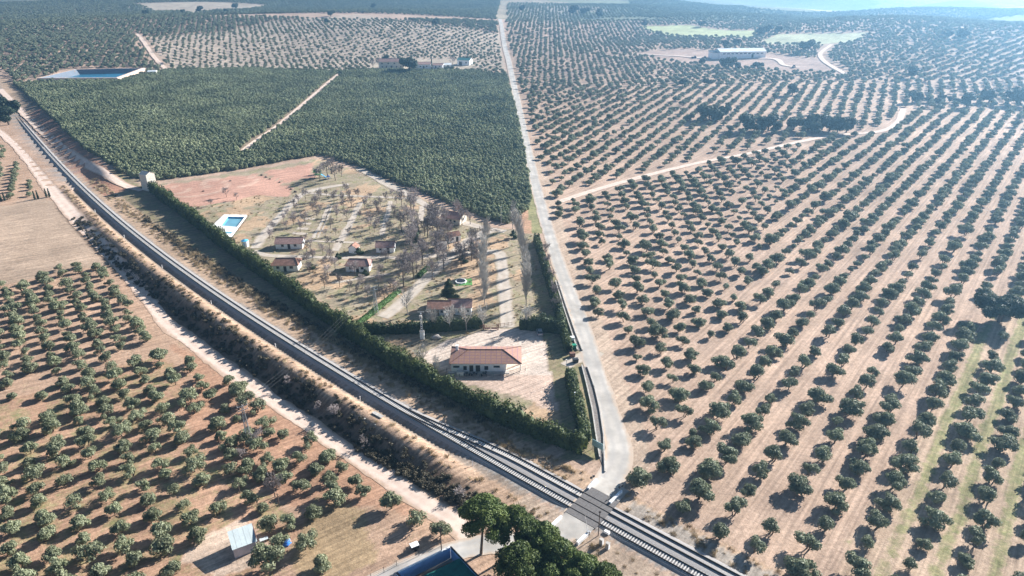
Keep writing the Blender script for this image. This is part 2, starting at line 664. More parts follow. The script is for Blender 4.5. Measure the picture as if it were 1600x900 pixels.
CAMP = Z([(238, 290), (500, 248), (560, 268), (640, 302), (770, 356), (835, 362), (862, 440), (884, 520), (884, 640), (912, 690), (740, 612), (600, 530), (500, 470), (400, 405), (300, 335)])
GROVE = Z([(-40, 100), (30, 132), (120, 128), (225, 118), (262, 110), (400, 108), (530, 112), (600, 110), (740, 112), (792, 118), (808, 180), (820, 240), (831, 322), (800, 350), (770, 346), (640, 294), (560, 260), (500, 242), (380, 264), (245, 282), (226, 282), (190, 270), (130, 232), (70, 190), (20, 148), (-40, 112)])
ARENA = Z([(238, 292), (330, 279), (398, 272), (430, 280), (455, 296), (450, 308), (400, 306), (340, 318), (285, 326)])
ARENA2 = Z([(408, 269), (488, 255), (492, 276), (445, 286)])
YARD = Z([(655, 552), (700, 530), (745, 521), (800, 512), (886, 521), (897, 560), (895, 600), (893, 640), (850, 640), (800, 618), (752, 605), (702, 590)])
STRAW = Z([(-200, 345), (0, 322), (72, 307), (110, 344), (170, 396), (190, 408), (90, 424), (0, 446), (-220, 480)])
PLOUGH = Z([(492, 800), (535, 782), (565, 800), (590, 870), (545, 900), (470, 905), (455, 850)])
WH_FIELD = Z([(990, 84), (1060, 76), (1120, 80), (1210, 84), (1270, 92), (1325, 116), (1230, 112), (1140, 104), (1060, 98)])
GREEN1 = Z([(1000, 41), (1080, 39), (1182, 48), (1176, 60), (1080, 58), (1020, 50)])
GREEN2 = Z([(1188, 68), (1210, 54), (1355, 51), (1335, 66), (1250, 71)])
PALE_TOP = [Z([(200, 6), (330, 3), (420, 8), (300, 22)]), Z([(840, 8), (930, 10), (960, 18), (860, 20)])]
PALE_ORCH = Z([(226, 56), (330, 52), (420, 34), (560, 22), (700, 40), (780, 52), (790, 112), (600, 108), (268, 108)])
DARK_PLOT = Z([(0, 60), (210, 54), (262, 108), (120, 106), (0, 100)])
RES = [P(62, 125), P(183, 125), P(224, 110), P(118, 109)]
FARM = Z([(578, 98), (640, 92), (740, 94), (742, 108), (640, 112), (580, 110)])
L_UP = Z([(-300, 470), (0, 448), (96, 420), (196, 406), (236, 470), (250, 520), (238, 545), (120, 580), (0, 618), (-260, 690)])
L_LOW = Z([(-420, 760), (0, 628), (120, 592), (250, 555), (296, 590), (272, 642), (318, 704), (376, 750), (436, 784), (470, 822), (430, 905), (330, 960), (-300, 1000)])
L_YOUNG = Z([(266, 535), (320, 560), (405, 614), (505, 682), (605, 748), (668, 792), (650, 812), (612, 800), (560, 792), (500, 800), (440, 780), (380, 748), (322, 704), (276, 642), (300, 590)])
L_TOP = Z([(-60, 185), (0, 212), (24, 238), (46, 268), (66, 306), (0, 318), (-120, 332), (-250, 260)])
R_GRASS = Z([(1300, 900), (1380, 760), (1500, 560), (1600, 420), (1700, 400), (1700, 960), (1340, 960)])
CLEAR_SHED = Z([(285, 880), (330, 830), (372, 815), (405, 835), (430, 870), (380, 890), (330, 900)])


def build_ground():
    def axis(spec):
        out = []
        for a, b, st in spec:
            out += list(np.arange(a, b, st))
        return np.array(out + [spec[-1][1]])
    X = axis([(-7000, -2000, 250), (-2000, -700, 30), (-700, -230, 7), (-230, 60, 1.0), (60, 190, 2.4), (190, 700, 7), (700, 2000, 30), (2000, 7000, 250)])
    Y = axis([(-1500, -100, 100), (-100, 72, 9), (72, 340, 1.0), (340, 720, 4), (720, 1400, 8), (1400, 3000, 20), (3000, 8000, 120)])
    gx, gy = np.meshgrid(X, Y)
    x, y = gx.ravel(), gy.ravel()
    z = ground_h(x, y)
    rc_ = ((RES[0] + RES[2]) / 2)
    z = np.where(in_poly(x, y, [(rc_.x + (q.x - rc_.x) * .93, rc_.y + (q.y - rc_.y) * .93) for q in RES]), z - 7, z)
    s, d = rail_sl(x, y)
    wx = x + 1.1 * vnoise(x * .35, y * .35, 1)
    wy = y + 1.1 * vnoise(x * .35, y * .35, 2)
    n1 = vnoise(x * .02, y * .02, 3)
    n2 = vnoise(x * .09, y * .09, 4)
    C = np.zeros((len(x), 4))
    C[:] = (.44, .315, .235, .08)                                       # orchard soil

    def put(mask, c, g):
        C[mask] = (*c, g)
    # far country: patchwork of tilled and pale fields
    far = y > 1000
    cell = np.floor(x / 260 + .5 * np.sin(y / 300)) * 7 + np.floor(y / 230 + .5 * np.sin(x / 280)) * 13
    hsh = np.mod(np.sin(cell * 12.9898) * 43758.5453, 1.0)
    for a, b, c in ((0, .3, (.20, .20, .12)), (.3, .55, (.34, .28, .20)), (.55, .8, (.15, .17, .10)), (.8, 1.01, (.44, .38, .29))):
        put(far & (y > 1150) & (hsh >= a) & (hsh < b), c, .15)
    put(in_poly(x, y, PALE_ORCH), (.43, .345, .27), .12)
    rowq = (x - 72.6) * math.cos(math.radians(-39)) + (y - 106.9) * math.sin(math.radians(-39)) + .5 * n2
    mid = .5 - .5 * np.cos(2 * math.pi * rowq / 8.45)
    rg_ = in_poly(wx, wy, R_GRASS)
    C[rg_] = np.column_stack([np.full(rg_.sum(), .42), np.full(rg_.sum(), .31), np.full(rg_.sum(), .225), (.08 + .46 * mid ** 2 * (1 + .6 * n1))[rg_]])
    left = (d > 8) & (y < 700)
    put(left, (.44, .295, .205), .22)
    put(in_poly(wx, wy, L_LOW), (.41, .255, .17), .36)
    put(in_poly(wx, wy, L_YOUNG), (.42, .25, .165), .22)
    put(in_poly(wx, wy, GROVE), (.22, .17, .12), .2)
    put(in_poly(wx, wy, STRAW), (.42, .31, .225), .16)
    put(in_poly(wx, wy, PLOUGH), (.40, .285, .17), .18)
    put(in_poly(wx, wy, CLEAR_SHED), (.50, .38, .29), .02)
    put(in_poly(wx, wy, CAMP), (.33, .27, .19), .36)
    put(in_poly(wx, wy, CAMP) & (n2 + .9 * vnoise(x * .31, y * .31, 31) + .5 * vnoise(x * .8, y * .8, 32) > .55), (.44, .31, .20), .2)        # fallen leaves
    put(in_poly(wx, wy, ARENA) | in_poly(wx, wy, ARENA2), (.50, .29, .215), 0)
    for (ax_, ay_), ar, sq_ in (((362, 284), 13, .8), ((300, 293), 17, .8), ((262, 298), 9, .6)):
        a_c = P(ax_, ay_)
        rr_ = np.hypot(x - a_c.x, (y - a_c.y) / sq_) + .8 * n2
        put((np.abs(rr_ - ar) < 1.3) & in_poly(wx, wy, ARENA), (.56, .38, .29), 0)
    put(in_poly(wx, wy, YARD), (.58, .48, .40), 0)
    yr = in_poly(wx, wy, YARD) & (y < 172)
    put(yr, (.55, .41, .325), 0)
    # along the line
    on = (s > -120) & (s < 900)
    put(on & (d < -2.4) & (d > -11), (.45, .32, .22), .12)
    hedge_shade_strip = on & (s > 20) & (s < 330) & (d < -11) & (d > -24) & ~in_poly(x, y, CAMP)
    put(hedge_shade_strip, (.24, .19, .125), .35)  # weedy strip; the hedge's shade is put into its darker soil colour
    put(on & (s > 14) & (s < 320) & (d > 2.4) & (d < 4.8), (.27, .215, .17), .1)
    put(on & (s > 14) & (s < 320) & (d >= 4.8) & (d < 9.2), (.46, .315, .215), .12)
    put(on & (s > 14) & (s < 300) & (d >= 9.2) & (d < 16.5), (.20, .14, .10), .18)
    put(on & (s > -120) & (s <= 14) & (d > 3.4) & (d < 11), (.42, .32, .24), .05)
    put(on & (s > -120) & (s < 3) & (d < -5.5) & (d > -10), (.36, .31, .26), .1)
    put(on & (np.abs(d) < 2.6), (.30, .28, .26), 0)
    put(on & (s > 300) & (s < 520) & (d < -5) & (d > -16), (.40, .22, .15), .1)
    # road verges
    rd = line_dist(x, y, ROAD)
    west = x < np.interp(y, [p.y for p in ROAD[::-1]], [p.x for p in ROAD[::-1]])
    put((rd < 11) & west & (y > 280) & (y < 640), (.42, .255, .165), .25)
    put((rd < 7) & west & (y > 280) & (y < 640), (.30, .26, .14), .5)
    put((rd < 13) & west & (y > 134) & (y < 240), (.28, .22, .14), .4)
    put((rd < 7.5) & ~west & (y > 110) & (y < 400), (.47, .355, .265), .05)
    put(in_poly(wx, wy, WH_FIELD), (.38, .27, .215), 0)
    put(in_poly(x, y, GREEN1), (.44, .46, .24), 0)
    put(in_poly(x, y, GREEN2), (.46, .46, .29), 0)
    for q in PALE_TOP:
        put(in_poly(x, y, q), (.42, .35, .27), .1)
    put(in_poly(wx, wy, FARM), (.42, .35, .27), .2)
    C[:, :3] *= (1 + .10 * n1 + .07 * n2)[:, None]
    nx = len(X)
    i = np.arange(len(Y) - 1)[:, None] * nx + np.arange(nx - 1)[None, :]
    F = np.stack([i, i + 1, i + nx + 1, i + nx], -1).reshape(-1, 4)
    m = bpy.data.materials.new('land')
    m.use_nodes = True
    nt = m.node_tree
    b = nt.nodes['Principled BSDF']
    b.inputs['Roughness'].default_value = .95
    b.inputs['Specular IOR Level'].default_value = .1
    at = nd(nt, 'ShaderNodeAttribute', attribute_name='soil')
    geo = nd(nt, 'ShaderNodeNewGeometry')
    pos = geo.outputs['Position']
    f1 = remap(nt, noise(nt, .07, 5, pos, .6), .3, .7, .80, 1.2)
    f2 = remap(nt, noise(nt, .9, 5, pos, .65), .28, .72, .72, 1.25)
    f3 = remap(nt, noise(nt, 6, 2, pos), .3, .7, .85, 1.15)
    k = nd(nt, 'ShaderNodeMath', operation='MULTIPLY')
    nt.links.new(f1, k.inputs[0])
    nt.links.new(f2, k.inputs[1])
    k2 = nd(nt, 'ShaderNodeMath', operation='MULTIPLY')
    nt.links.new(k.outputs[0], k2.inputs[0])
    nt.links.new(f3, k2.inputs[1])
    def streak(deg, sc_across, sc_along):
        mp = nd(nt, 'ShaderNodeMapping')
        mp.inputs['Rotation'].default_value = (0, 0, math.radians(-deg))
        mp.inputs['Scale'].default_value = (1, 1, 1)
        nt.links.new(pos, mp.inputs['Vector'])
        m2 = nd(nt, 'ShaderNodeVectorMath', operation='MULTIPLY')
        m2.inputs[1].default_value = (sc_along, sc_across, 0)
        nt.links.new(mp.outputs[0], m2.inputs[0])
        return noise(nt, 1.0, 4, m2.outputs[0], .6)
    sx = nd(nt, 'ShaderNodeSeparateXYZ')
    nt.links.new(pos, sx.inputs[0])
    side = remap(nt, sx.outputs['X'], 5, 30, 0, 1)
    st = mixc(nt, streak(32, 1.3, .05), streak(51, 1.1, .04), side)
    k3 = nd(nt, 'ShaderNodeMath', operation='MULTIPLY')
    nt.links.new(k2.outputs[0], k3.inputs[0])
    nt.links.new(remap(nt, st, .32, .68, .70, 1.25), k3.inputs[1])
    k2 = k3
    # weeds where the soil's alpha says they grow
    gn = noise(nt, .22, 6, pos, .7)
    sub = nd(nt, 'ShaderNodeMath', operation='ADD')
    nt.links.new(gn, sub.inputs[0])
    nt.links.new(at.outputs['Alpha'], sub.inputs[1])
    gmask = remap(nt, sub.outputs[0], .82, 1.02, 0, .85)
    gcol = mixc(nt, (.17, .19, .075), (.30, .27, .14), remap(nt, noise(nt, .5, 3, pos), .35, .65, 0, 1))
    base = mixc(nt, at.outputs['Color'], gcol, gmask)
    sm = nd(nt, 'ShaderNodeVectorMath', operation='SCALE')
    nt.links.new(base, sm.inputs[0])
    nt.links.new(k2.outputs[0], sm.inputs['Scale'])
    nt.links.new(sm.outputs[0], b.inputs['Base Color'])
    bp = nd(nt, 'ShaderNodeBump')
    bp.inputs['Strength'].default_value = .55
    bp.inputs['Distance'].default_value = .25
    nt.links.new(noise(nt, 1.6, 5, pos, .65), bp.inputs['Height'])
    nt.links.new(bp.outputs[0], b.inputs['Normal'])
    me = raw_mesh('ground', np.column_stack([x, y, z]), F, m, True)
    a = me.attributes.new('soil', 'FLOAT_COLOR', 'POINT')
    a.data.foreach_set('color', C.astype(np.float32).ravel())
    o = link('ground', me)
    tag(o, kind='structure')
    return float(z.min())


GROUND_MIN = build_ground()
strip('road', ROAD, [6, 6, 5.8, 5.6, 5.6, 5.6, 5.8, 6.0, 6.4, 6.6, 7.0, 6.8], M['asphalt'], .07)
strip('road', ROAD_S, [6.8, 6.8, 6.4, 6, 5.8, 5.4, 5.2, 5.2, 5.2], M['asphalt'], .08)
strip('dirt_track', DIRT, [4.5, 4.5, 4.8, 5.2, 7, 6.5, 5.4, 5, 5.4, 5.6, 5.4, 5.2, 5, 5, 5, 4.6], M['dirt'], .05)
strip('dirt_track', GROVE_TRACK, 5.0, M['dirt'], .12)
strip('dirt_track', SIDE, [4.5, 4.5, 4.5, 4, 4, 4.4, 4.4, 4.4, 5, 5], M['dirt'], .08)
strip('dirt_track', GROVE_PATH, [4, 4, 4.2, 4.2], M['dirt'], .08)
strip('dirt_track', TOPLEFT_PATH, [5, 5, 5, 4.5], M['dirt'], .10)
strip('dirt_track', FAR_PATH, 5.0, M['dirt'], .10)
strip('dirt_track', WH_PATH, [4, 5, 8, 7, 5, 4.5], M['dirt'], .10)
CAMP_PATHS = [
    ([(398, 388), (418, 360), (440, 335), (462, 312), (478, 301), (510, 293), (545, 288)], 4.6),
    ([(478, 301), (520, 305), (570, 307), (640, 310)], 2.6),
    ([(490, 372), (502, 348), (514, 320)], 1.8), ([(497, 372), (508, 348), (519, 320)], .9),
    ([(524, 392), (540, 362), (552, 340), (564, 316)], 3.4),
    ([(596, 368), (604, 340), (611, 314)], 2.6),
    ([(474, 376), (520, 378), (560, 379)], 1.8),
    ([(396, 392), (420, 399), (470, 401), (540, 403), (600, 402), (650, 406)], 3.0),
    ([(560, 262), (600, 285), (640, 305), (690, 335), (740, 352), (790, 362)], 5.0),
    ([(660, 322), (657, 345)], 3.2),
    ([(598, 496), (620, 480), (650, 452), (676, 425), (700, 404), (718, 388), (745, 368), (775, 358)], 5.5),
    ([(793, 512), (791, 490), (788, 450), (784, 412), (778, 395), (735, 396), (690, 398), (640, 404)], 5.2),
    ([(518, 442), (545, 438), (580, 432), (610, 428)], 1.6),
]
for pts, w in CAMP_PATHS:
    strip('path', W(pts), w, M['campath'], .06, 1.5, 6)
strip('entrance_apron', W([(884, 572), (900, 562), (920, 556), (936, 560)]), [4, 5, 6, 7], M['campath'], .05, 1, 3)
for a, b in (((477, 342), (492, 342)), ((470, 349), (486, 350)), ((464, 357), (482, 358)), ((457, 364), (480, 366))):
    strip('camping_pitch', W([a, b]), 2.6, M['campath'], .09, 1, 2)

# ------------------------------------------------------------------ railway
TOP = .30                       # top of the ballast
SID = 3.95                      # offset of the siding (to the north-east)


def siding_off(s):
    return -SID * (1 - sstep(20, 62, s))


def rail_strip(prof, s0, s1, step, mtl, name, parent, offf=None):
    S = np.arange(s0, s1 + step, step)
    V, F = [], []
    n = None
    for s in S:
        pr = prof(s) if callable(prof) else prof
        base = offf(s) if offf else 0.0
        n = len(pr)
        for (o, z) in pr:
            x, y = rail_xy(s, o + base)
            V.append((float(x), float(y), z))
    for i in range(len(S) - 1):
        for j in range(n - 1):
            F.append((i * n + j, i * n + j + 1, (i + 1) * n + j + 1, (i + 1) * n + j))
    return link(name, raw_mesh(name, V, F, mtl), parent)


def lay_track(name, label, s0, s1, offf, sleepers, s_far=None, skip=lambda s: False, bury=False):
    t = thing(name, label, 'railway track', (0, 0, 0))
    if name == 'railway_track':
        def prof(s):
            e = -(1.9 - float(siding_off(s)))
            return [(2.4, -.65 if s > 30 else -.4), (1.6, TOP), (e + .25, TOP), (e - .9, -.3)]
        rail_strip(prof, -110, 880, 2.0, M['ballast'], 'ballast_bed', t)
    for sd in (-1, 1):
        c = sd * .87
        prof = [(c + .15, TOP + .09), (c + .09, TOP + .12), (c + .085, TOP + .27), (c - .085, TOP + .27), (c - .09, TOP + .12), (c - .15, TOP + .09)]  # rail widened so its dark profile includes the shadow it throws
        rail_strip(prof, s0, s1, 1.5 if s1 < 100 else 3.0, M['rail'], 'rail', t, offf)
    sm = MB().box((0, 0, 0), (.27, 2.45, .2), 0, .93).mesh('sleeper', M['sleeper'])
    for s in sleepers:
        if skip(s):
            continue
        b = float(offf(s)) if offf else 0.0
        x, y = rail_xy(s, b)
        x2, y2 = rail_xy(s + .5, float(offf(s + .5)) if offf else 0.0)
        o = link('sleeper', sm, t, (float(x), float(y), TOP + (.0 if not bury else -.055)))
        o.rotation_euler = (0, 0, math.atan2(y2 - y, x2 - x) + random.uniform(-.01, .01))
    if s_far is not None:
        mb = MB()
        for s in s_far:
            x, y = rail_xy(s)
            x2, y2 = rail_xy(s + .5)
            mb.box((float(x), float(y), TOP), (.27, 2.45, .2), math.atan2(y2 - y, x2 - x))
        tag(mb.build('distant_sleepers', M['sleeper'], t), kind='stuff')
    return t


CROSS = (-3.9, 3.9)
incross = lambda s: CROSS[0] < s < CROSS[1]
lay_track('railway_track', 'straight main railway track with pale concrete sleepers running past the hedge', -110, 880, None,
          np.arange(-24, 92, .62), np.concatenate([np.arange(-100, -24.5, .62), np.arange(92.4, 420, .62)]), incross)
lay_track('siding_track', 'shorter siding track joining the main line left of the level crossing', -110, 60, siding_off,
          np.arange(4.2, 50, .62), None, incross)

cr = thing('level_crossing', 'dark deck panels of the level crossing where the road meets both tracks', 'level crossing', (0, 0, 0))
for o0, o1 in ((-7.4, -4.95), (-4.7, -3.2), (-2.95, -1.0), (-.75, .75), (1.0, 2.6)):
    for k in range(3):
        a = CROSS[0] + (CROSS[1] - CROSS[0]) * k / 3 + .03
        b = CROSS[0] + (CROSS[1] - CROSS[0]) * (k + 1) / 3 - .03
        pts = [tuple(float(q) for q in rail_xy(s, o)) for s, o in ((a, o0), (b, o0), (b, o1), (a, o1))]
        MB().poly(pts, -.2, TOP + .21 + random.uniform(-.008, .008)).build('crossing_panel', M['deck'], cr)
for nm, off in (('approach_ramp', 2.7), ('approach_ramp', -7.5)):
    sg = 1 if off > 0 else -1
    V = []
    for s in np.linspace(-3.7, 3.7, 6):
        for k, z in ((0, TOP + .17), (2.2, TOP - .05), (4.6, .12)):
            x, y = rail_xy(s, off + sg * k)
            V.append((float(x), float(y), z))
    F = [(i * 3 + j, i * 3 + j + 1, i * 3 + j + 4, i * 3 + j + 3) for i in range(5) for j in range(2)]
    link(nm, raw_mesh(nm, V, F, M['asphalt']), cr)


def low_wall(a, b, label, h=.85, w=.45):
    a, b = P(*a), P(*b)
    d = b - a
    L = math.hypot(d.x, d.y)
    t = thing('crossing_wall', label, 'low wall', ((a.x + b.x) / 2, (a.y + b.y) / 2, min(a.z, b.z)), math.atan2(d.y, d.x), 'white walls flanking the level crossing')
    MB().box((0, 0, h / 2 - .1), (L, w, h + .1)).build('wall_body', M['white'], t)
    MB().box((0, 0, h + .03), (L + .08, w + .1, .08)).build('coping', M['white'], t)


low_wall((919, 766), (932, 753), 'white low wall beside the road, on the hedge side of the crossing')
low_wall((953, 788), (971, 771), 'white low wall beside the crossing, on the olive orchard side')
low_wall((857, 829), (877, 810), 'white low wall behind the pine trees, left of the crossing road')
low_wall((902, 852), (921, 834), 'white low wall right of the crossing road, next to the raised barrier')


def signal(px, label, face):
    p = P(*px)
    t = thing('crossing_signal', label, 'signal', p, face, 'warning signals of the level crossing')
    MB().tube((0, 0, -.1), (0, 0, 2.9), .06, .05, 8).build('post', M['metal'], t)
    MB().box((0, 0, 2.15), (.08, .9, .12)).build('cross_arm', M['darkmetal'], t)
    for y in (-.4, .4):
        b = MB().tube((-.09, y, 2.2), (.09, y, 2.2), .3, .3, 12).build('backboard', M['darkmetal'], t)
        MB().tube((.09, y, 2.2), (.16, y, 2.2), .11, .11, 10).build('lens', M['red'], b)
    MB().box((0, 0, .3), (.5, .5, .8)).build('base_box', M['metal'], t)


signal((925, 757), 'crossing signal with two dark discs by the white wall near the hedge', 2.2)
signal((969, 772), 'crossing signal with two dark discs beside the olive orchard', 2.2)
p = P(919, 836)
t = thing('crossing_barrier', 'raised thin barrier arm on a grey box, below the crossing', 'barrier', p, 0.6)
MB().box((0, 0, .5), (.6, .5, 1.1)).build('cabinet', M['metal'], t)
MB().tube((0, .3, .9), (-.9, .3, 5.6), .07, .04, 6).build('arm', M['white'], t)
MB().box((.15, .3, .75), (.35, .16, .4)).build('counterweight', M['darkmetal'], t)
p = P(934.7, 837)
t = thing('trackside_post', 'tall slim dark post standing right of the crossing by the near rails', 'post', p)
MB().tube((0, 0, -.2), (0, 0, 6.8), .11, .08, 8).build('shaft', M['pole'], t)
MB().box((0, 0, 6.5), (.5, .12, .3)).build('bracket', M['darkmetal'], t)
for q, lab in (((939.4, 851), 'left one of two white signal cabinets below the crossing'), ((949.2, 857), 'right one of two white signal cabinets below the crossing')):
    t = thing('signal_cabinet', lab, 'cabinet', P(*q), math.radians(-38), 'white signal cabinets')
    MB().box((0, 0, .75), (.75, .6, 1.5)).build('cabinet_body', M['white'], t)
    MB().box((0, 0, 1.53), (.85, .7, .07)).build('cabinet_roof', M['concrete'], t)
    MB().box((0, -.315, .8), (.6, .03, 1.2)).build('door', M['concrete'], t)
t = thing('point_machine', 'small white machine box beside the near track right of the crossing', 'machine', P(948, 833), math.radians(-38))
MB().box((0, 0, .32), (1.3, .7, .5), 0, .85).build('housing', M['white'], t)
MB().tube((-.3, .3, .2), (-.3, 1.6, .25), .05, .05, 6).build('rod', M['darkmetal'], t)
# culvert head on the bank
x, y = rail_xy(62, 6.2)
t = thing('culvert_head', 'pale concrete culvert head in the bank beside the single track', 'culvert', (float(x), float(y), 0), math.radians(142))
MB().box((0, 0, -.4), (3.2, .5, 2.0)).build('head_wall', M['concrete'], t)
for sx in (-1, 1):
    MB().box((sx * 1.7, 1.4, -.8), (.45, 2.8, 1.8), sx * -.25).build('wing_wall', M['concrete'], t)
MB().box((0, -.2, .65), (3.6, 1.0, .14)).build('cap_slab', M['concrete'], t)


# ------------------------------------------------------------------ plants: meshes
def olive_lobes(rng, R=2.75, H=3.7):
    n = int(rng.integers(6, 10))
    sq = rng.uniform(.72, 1.0)
    L = []
    for k in range(n):
        a = 2 * math.pi * k / n + rng.uniform(-.5, .5)
        rr = R * rng.uniform(.30, .80)
        r = R * rng.uniform(.30, .52)
        L.append((rr * math.cos(a) * 1.12, rr * math.sin(a) * sq, H * rng.uniform(.30, .70), r * rng.uniform(.8, 1.2), r * rng.uniform(.8, 1.2), r * rng.uniform(.7, 1.0)))
    L.append((rng.normal(0, .2), rng.normal(0, .2), H * .68, R * .5, R * .5, R * .42))
    return L


def olive_trunk(rng, name):
    mb = MB()
    n = int(rng.integers(1, 4))
    for k in range(n):
        a = rng.uniform(0, 6.28)
        b = Vector((.35 * math.cos(a) * (n > 1), .35 * math.sin(a) * (n > 1), -.25))
        m1 = b + Vector((rng.normal(0, .15) + .3 * math.cos(a), rng.normal(0, .15) + .3 * math.sin(a), 1.15))
        mb.tube(b, m1, .22, .14, 7, False)
        for j in range(3):
            aa = a + rng.uniform(-1.4, 1.4)
            e = m1 + Vector((.8 * math.cos(aa), .8 * math.sin(aa), rng.uniform(.8, 1.5)))
            mb.tube(m1, e, .12, .05, 5, False)
    return mb.mesh(name, M['bark'], True)


OL, OR_, OT = [], [], []
NV = 10
for k in range(NV):
    r = np.random.default_rng(100 + k)
    lb = olive_lobes(r, r.uniform(2.35, 3.05), r.uniform(4.1, 5.0))
    OL.append(crown_mesh('olive_crown', lb, r.uniform(9, 15), .26, M['olive'], k, core=r.uniform(.5, .72)))
    r = np.random.default_rng(200 + k)
    OR_.append(crown_mesh('olive_crown', olive_lobes(r, r.uniform(2.35, 3.05), r.uniform(4.2, 5.2)), r.uniform(9, 15), .26, M['olive_deep'], 50 + k, core=r.uniform(.5, .72)))
    OT.append(olive_trunk(np.random.default_rng(300 + k), 'olive_trunk'))
# whole small trees for the far rows (crown and trunk together)
HIDE = {}


def source_collection(name, meshes, trunks=None):
    c = bpy.data.collections.new(name)
    for k, me in enumerate(meshes):
        o = bpy.data.objects.new('%s_%02d' % (name, k), me)
        c.objects.link(o)
    return c


def join_meshes(name, parts):
    """one mesh from (mesh, material index) parts"""
    v, f, mi, mats = [], [], [], []
    for me in parts:
        o = len(v)
        v += [p.co[:] for p in me.vertices]
        for q in me.polygons:
            f.append(tuple(i + o for i in q.vertices))
            mi.append(len(mats))
        mats.append(me.materials[0])
    r = bpy.data.meshes.new(name)
    r.from_pydata(v, [], f)
    for m in mats:
        r.materials.append(m)
    r.polygons.foreach_set('material_index', mi)
    return r


SRC_L = source_collection('olive_source_grey', [join_meshes('olive_tree_grey', (a, b)) for a, b in zip(OL, OT)])
SRC_R = source_collection('olive_source_deep', [join_meshes('olive_tree_deep', (a, b)) for a, b in zip(OR_, OT)])
gm = []
for k in range(5):
    r = np.random.default_rng(400 + k)
    lb = [(r.normal(0, .35), r.normal(0, .35), z, .95 * r.uniform(.8, 1.15), .95 * r.uniform(.8, 1.15), .9) for z in (.8, 1.3, 1.8, 2.2)]
    lb[-1] = (*lb[-1][:3], .65, .65, .75)
    gm.append(crown_mesh('grove_tree', lb, 9, .30, M['grove'], 70 + k, core=.8))
SRC_G = source_collection('grove_source', gm)


def scatter(name, label, cat, pts, scales, rots, idx, src):
    me = bpy.data.meshes.new(name)
    me.vertices.add(len(pts))
    me.vertices.foreach_set('co', np.asarray(pts, np.float32).ravel())
    for nm, ty, arr in (('scl', 'FLOAT', scales), ('rot', 'FLOAT', rots)):
        a = me.attributes.new(nm, ty, 'POINT')
        a.data.foreach_set('value', np.asarray(arr, np.float32))
    a = me.attributes.new('idx', 'INT', 'POINT')
    a.data.foreach_set('value', np.asarray(idx, np.int32))
    o = link(name, me)
    ng = bpy.data.node_groups.new(name + '_planting', 'GeometryNodeTree')
    ng.interface.new_socket('Geometry', in_out='INPUT', socket_type='NodeSocketGeometry')
    ng.interface.new_socket('Geometry', in_out='OUTPUT', socket_type='NodeSocketGeometry')
    gi, go = ng.nodes.new('NodeGroupInput'), ng.nodes.new('NodeGroupOutput')
    ip = ng.nodes.new('GeometryNodeInstanceOnPoints')
    ci = ng.nodes.new('GeometryNodeCollectionInfo')
    ci.inputs['Collection'].default_value = src
    ci.inputs['Separate Children'].default_value = True
    ci.inputs['Reset Children'].default_value = True

    def attr(nm, ty):
        n = ng.nodes.new('GeometryNodeInputNamedAttribute')
        n.data_type = ty
        n.inputs['Name'].default_value = nm
        return next(s for s in n.outputs if s.name == 'Attribute' and s.enabled)
    cx = ng.nodes.new('ShaderNodeCombineXYZ')
    ng.links.new(attr('rot', 'FLOAT'), cx.inputs['Z'])
    ng.links.new(gi.outputs[0], ip.inputs['Points'])
    ng.links.new(ci.outputs[0], ip.inputs['Instance'])
    ip.inputs['Pick Instance'].default_value = True
    ng.links.new(attr('idx', 'INT'), ip.inputs['Instance Index'])
    ng.links.new(cx.outputs[0], ip.inputs['Rotation'])
    ng.links.new(attr('scl', 'FLOAT'), ip.inputs['Scale'])
    ng.links.new(ip.outputs[0], go.inputs[0])
    md = o.modifiers.new('planting', 'NODES')
    md.node_group = ng
    tag(o, label, cat, kind='stuff')
    return o


# ------------------------------------------------------------------ orchards
def lattice(origin, a, b, box, jit, rng):
    """all lattice points origin + i a + j b inside the box, with their row (j) and place in row (i)"""
    a, b = np.array(a), np.array(b)
    A = np.linalg.inv(np.stack([a, b], 1))
    cs = np.array([[box[0], box[2]], [box[1], box[2]], [box[0], box[3]], [box[1], box[3]]]) - np.array(origin)
    ij = (A @ cs.T)
    i = np.arange(math.floor(ij[0].min()), math.ceil(ij[0].max()) + 1)
    j = np.arange(math.floor(ij[1].min()), math.ceil(ij[1].max()) + 1)
    I, J = np.meshgrid(i, j)
    I, J = I.ravel(), J.ravel()
    p = np.array(origin) + I[:, None] * a + J[:, None] * b
    k = (p[:, 0] > box[0]) & (p[:, 0] < box[1]) & (p[:, 1] > box[2]) & (p[:, 1] < box[3])
    p, I, J = p[k], I[k], J[k]
    return p + rng.normal(0, jit, p.shape), I, J


def in_view(p, m=330, z=0.0, top=-40):
    px, py = to_px(p[:, 0], p[:, 1], z + ground_h(p[:, 0], p[:, 1]))
    return (px > -m) & (px < 1600 + m) & (py > top) & (py < 900 + m) & (p[:, 1] > 20)


def pol(r, deg):
    return (r * math.cos(math.radians(deg)), r * math.sin(math.radians(deg)))


ROADX = lambda y: np.interp(y, [p.y for p in ROAD[::-1]], [p.x for p in ROAD[::-1]])
OAK = P(1560, 503)
plots = []          # (points, rows, places, size, source key, field key)


def right_mask(p):
    s, d = rail_sl(p[:, 0], p[:, 1])
    k = (p[:, 0] > ROADX(p[:, 1]) + 6.2) & (d < -11.5)
    k &= line_dist(p[:, 0], p[:, 1], SIDE) > 4.6
    k &= line_dist(p[:, 0], p[:, 1], FAR_PATH) > 6
    k &= ~in_poly(p[:, 0], p[:, 1], WH_FIELD) & ~in_poly(p[:, 0], p[:, 1], GREEN1) & ~in_poly(p[:, 0], p[:, 1], GREEN2)
    k &= np.hypot(p[:, 0] - OAK.x, p[:, 1] - OAK.y) > 9
    return k & in_view(p)


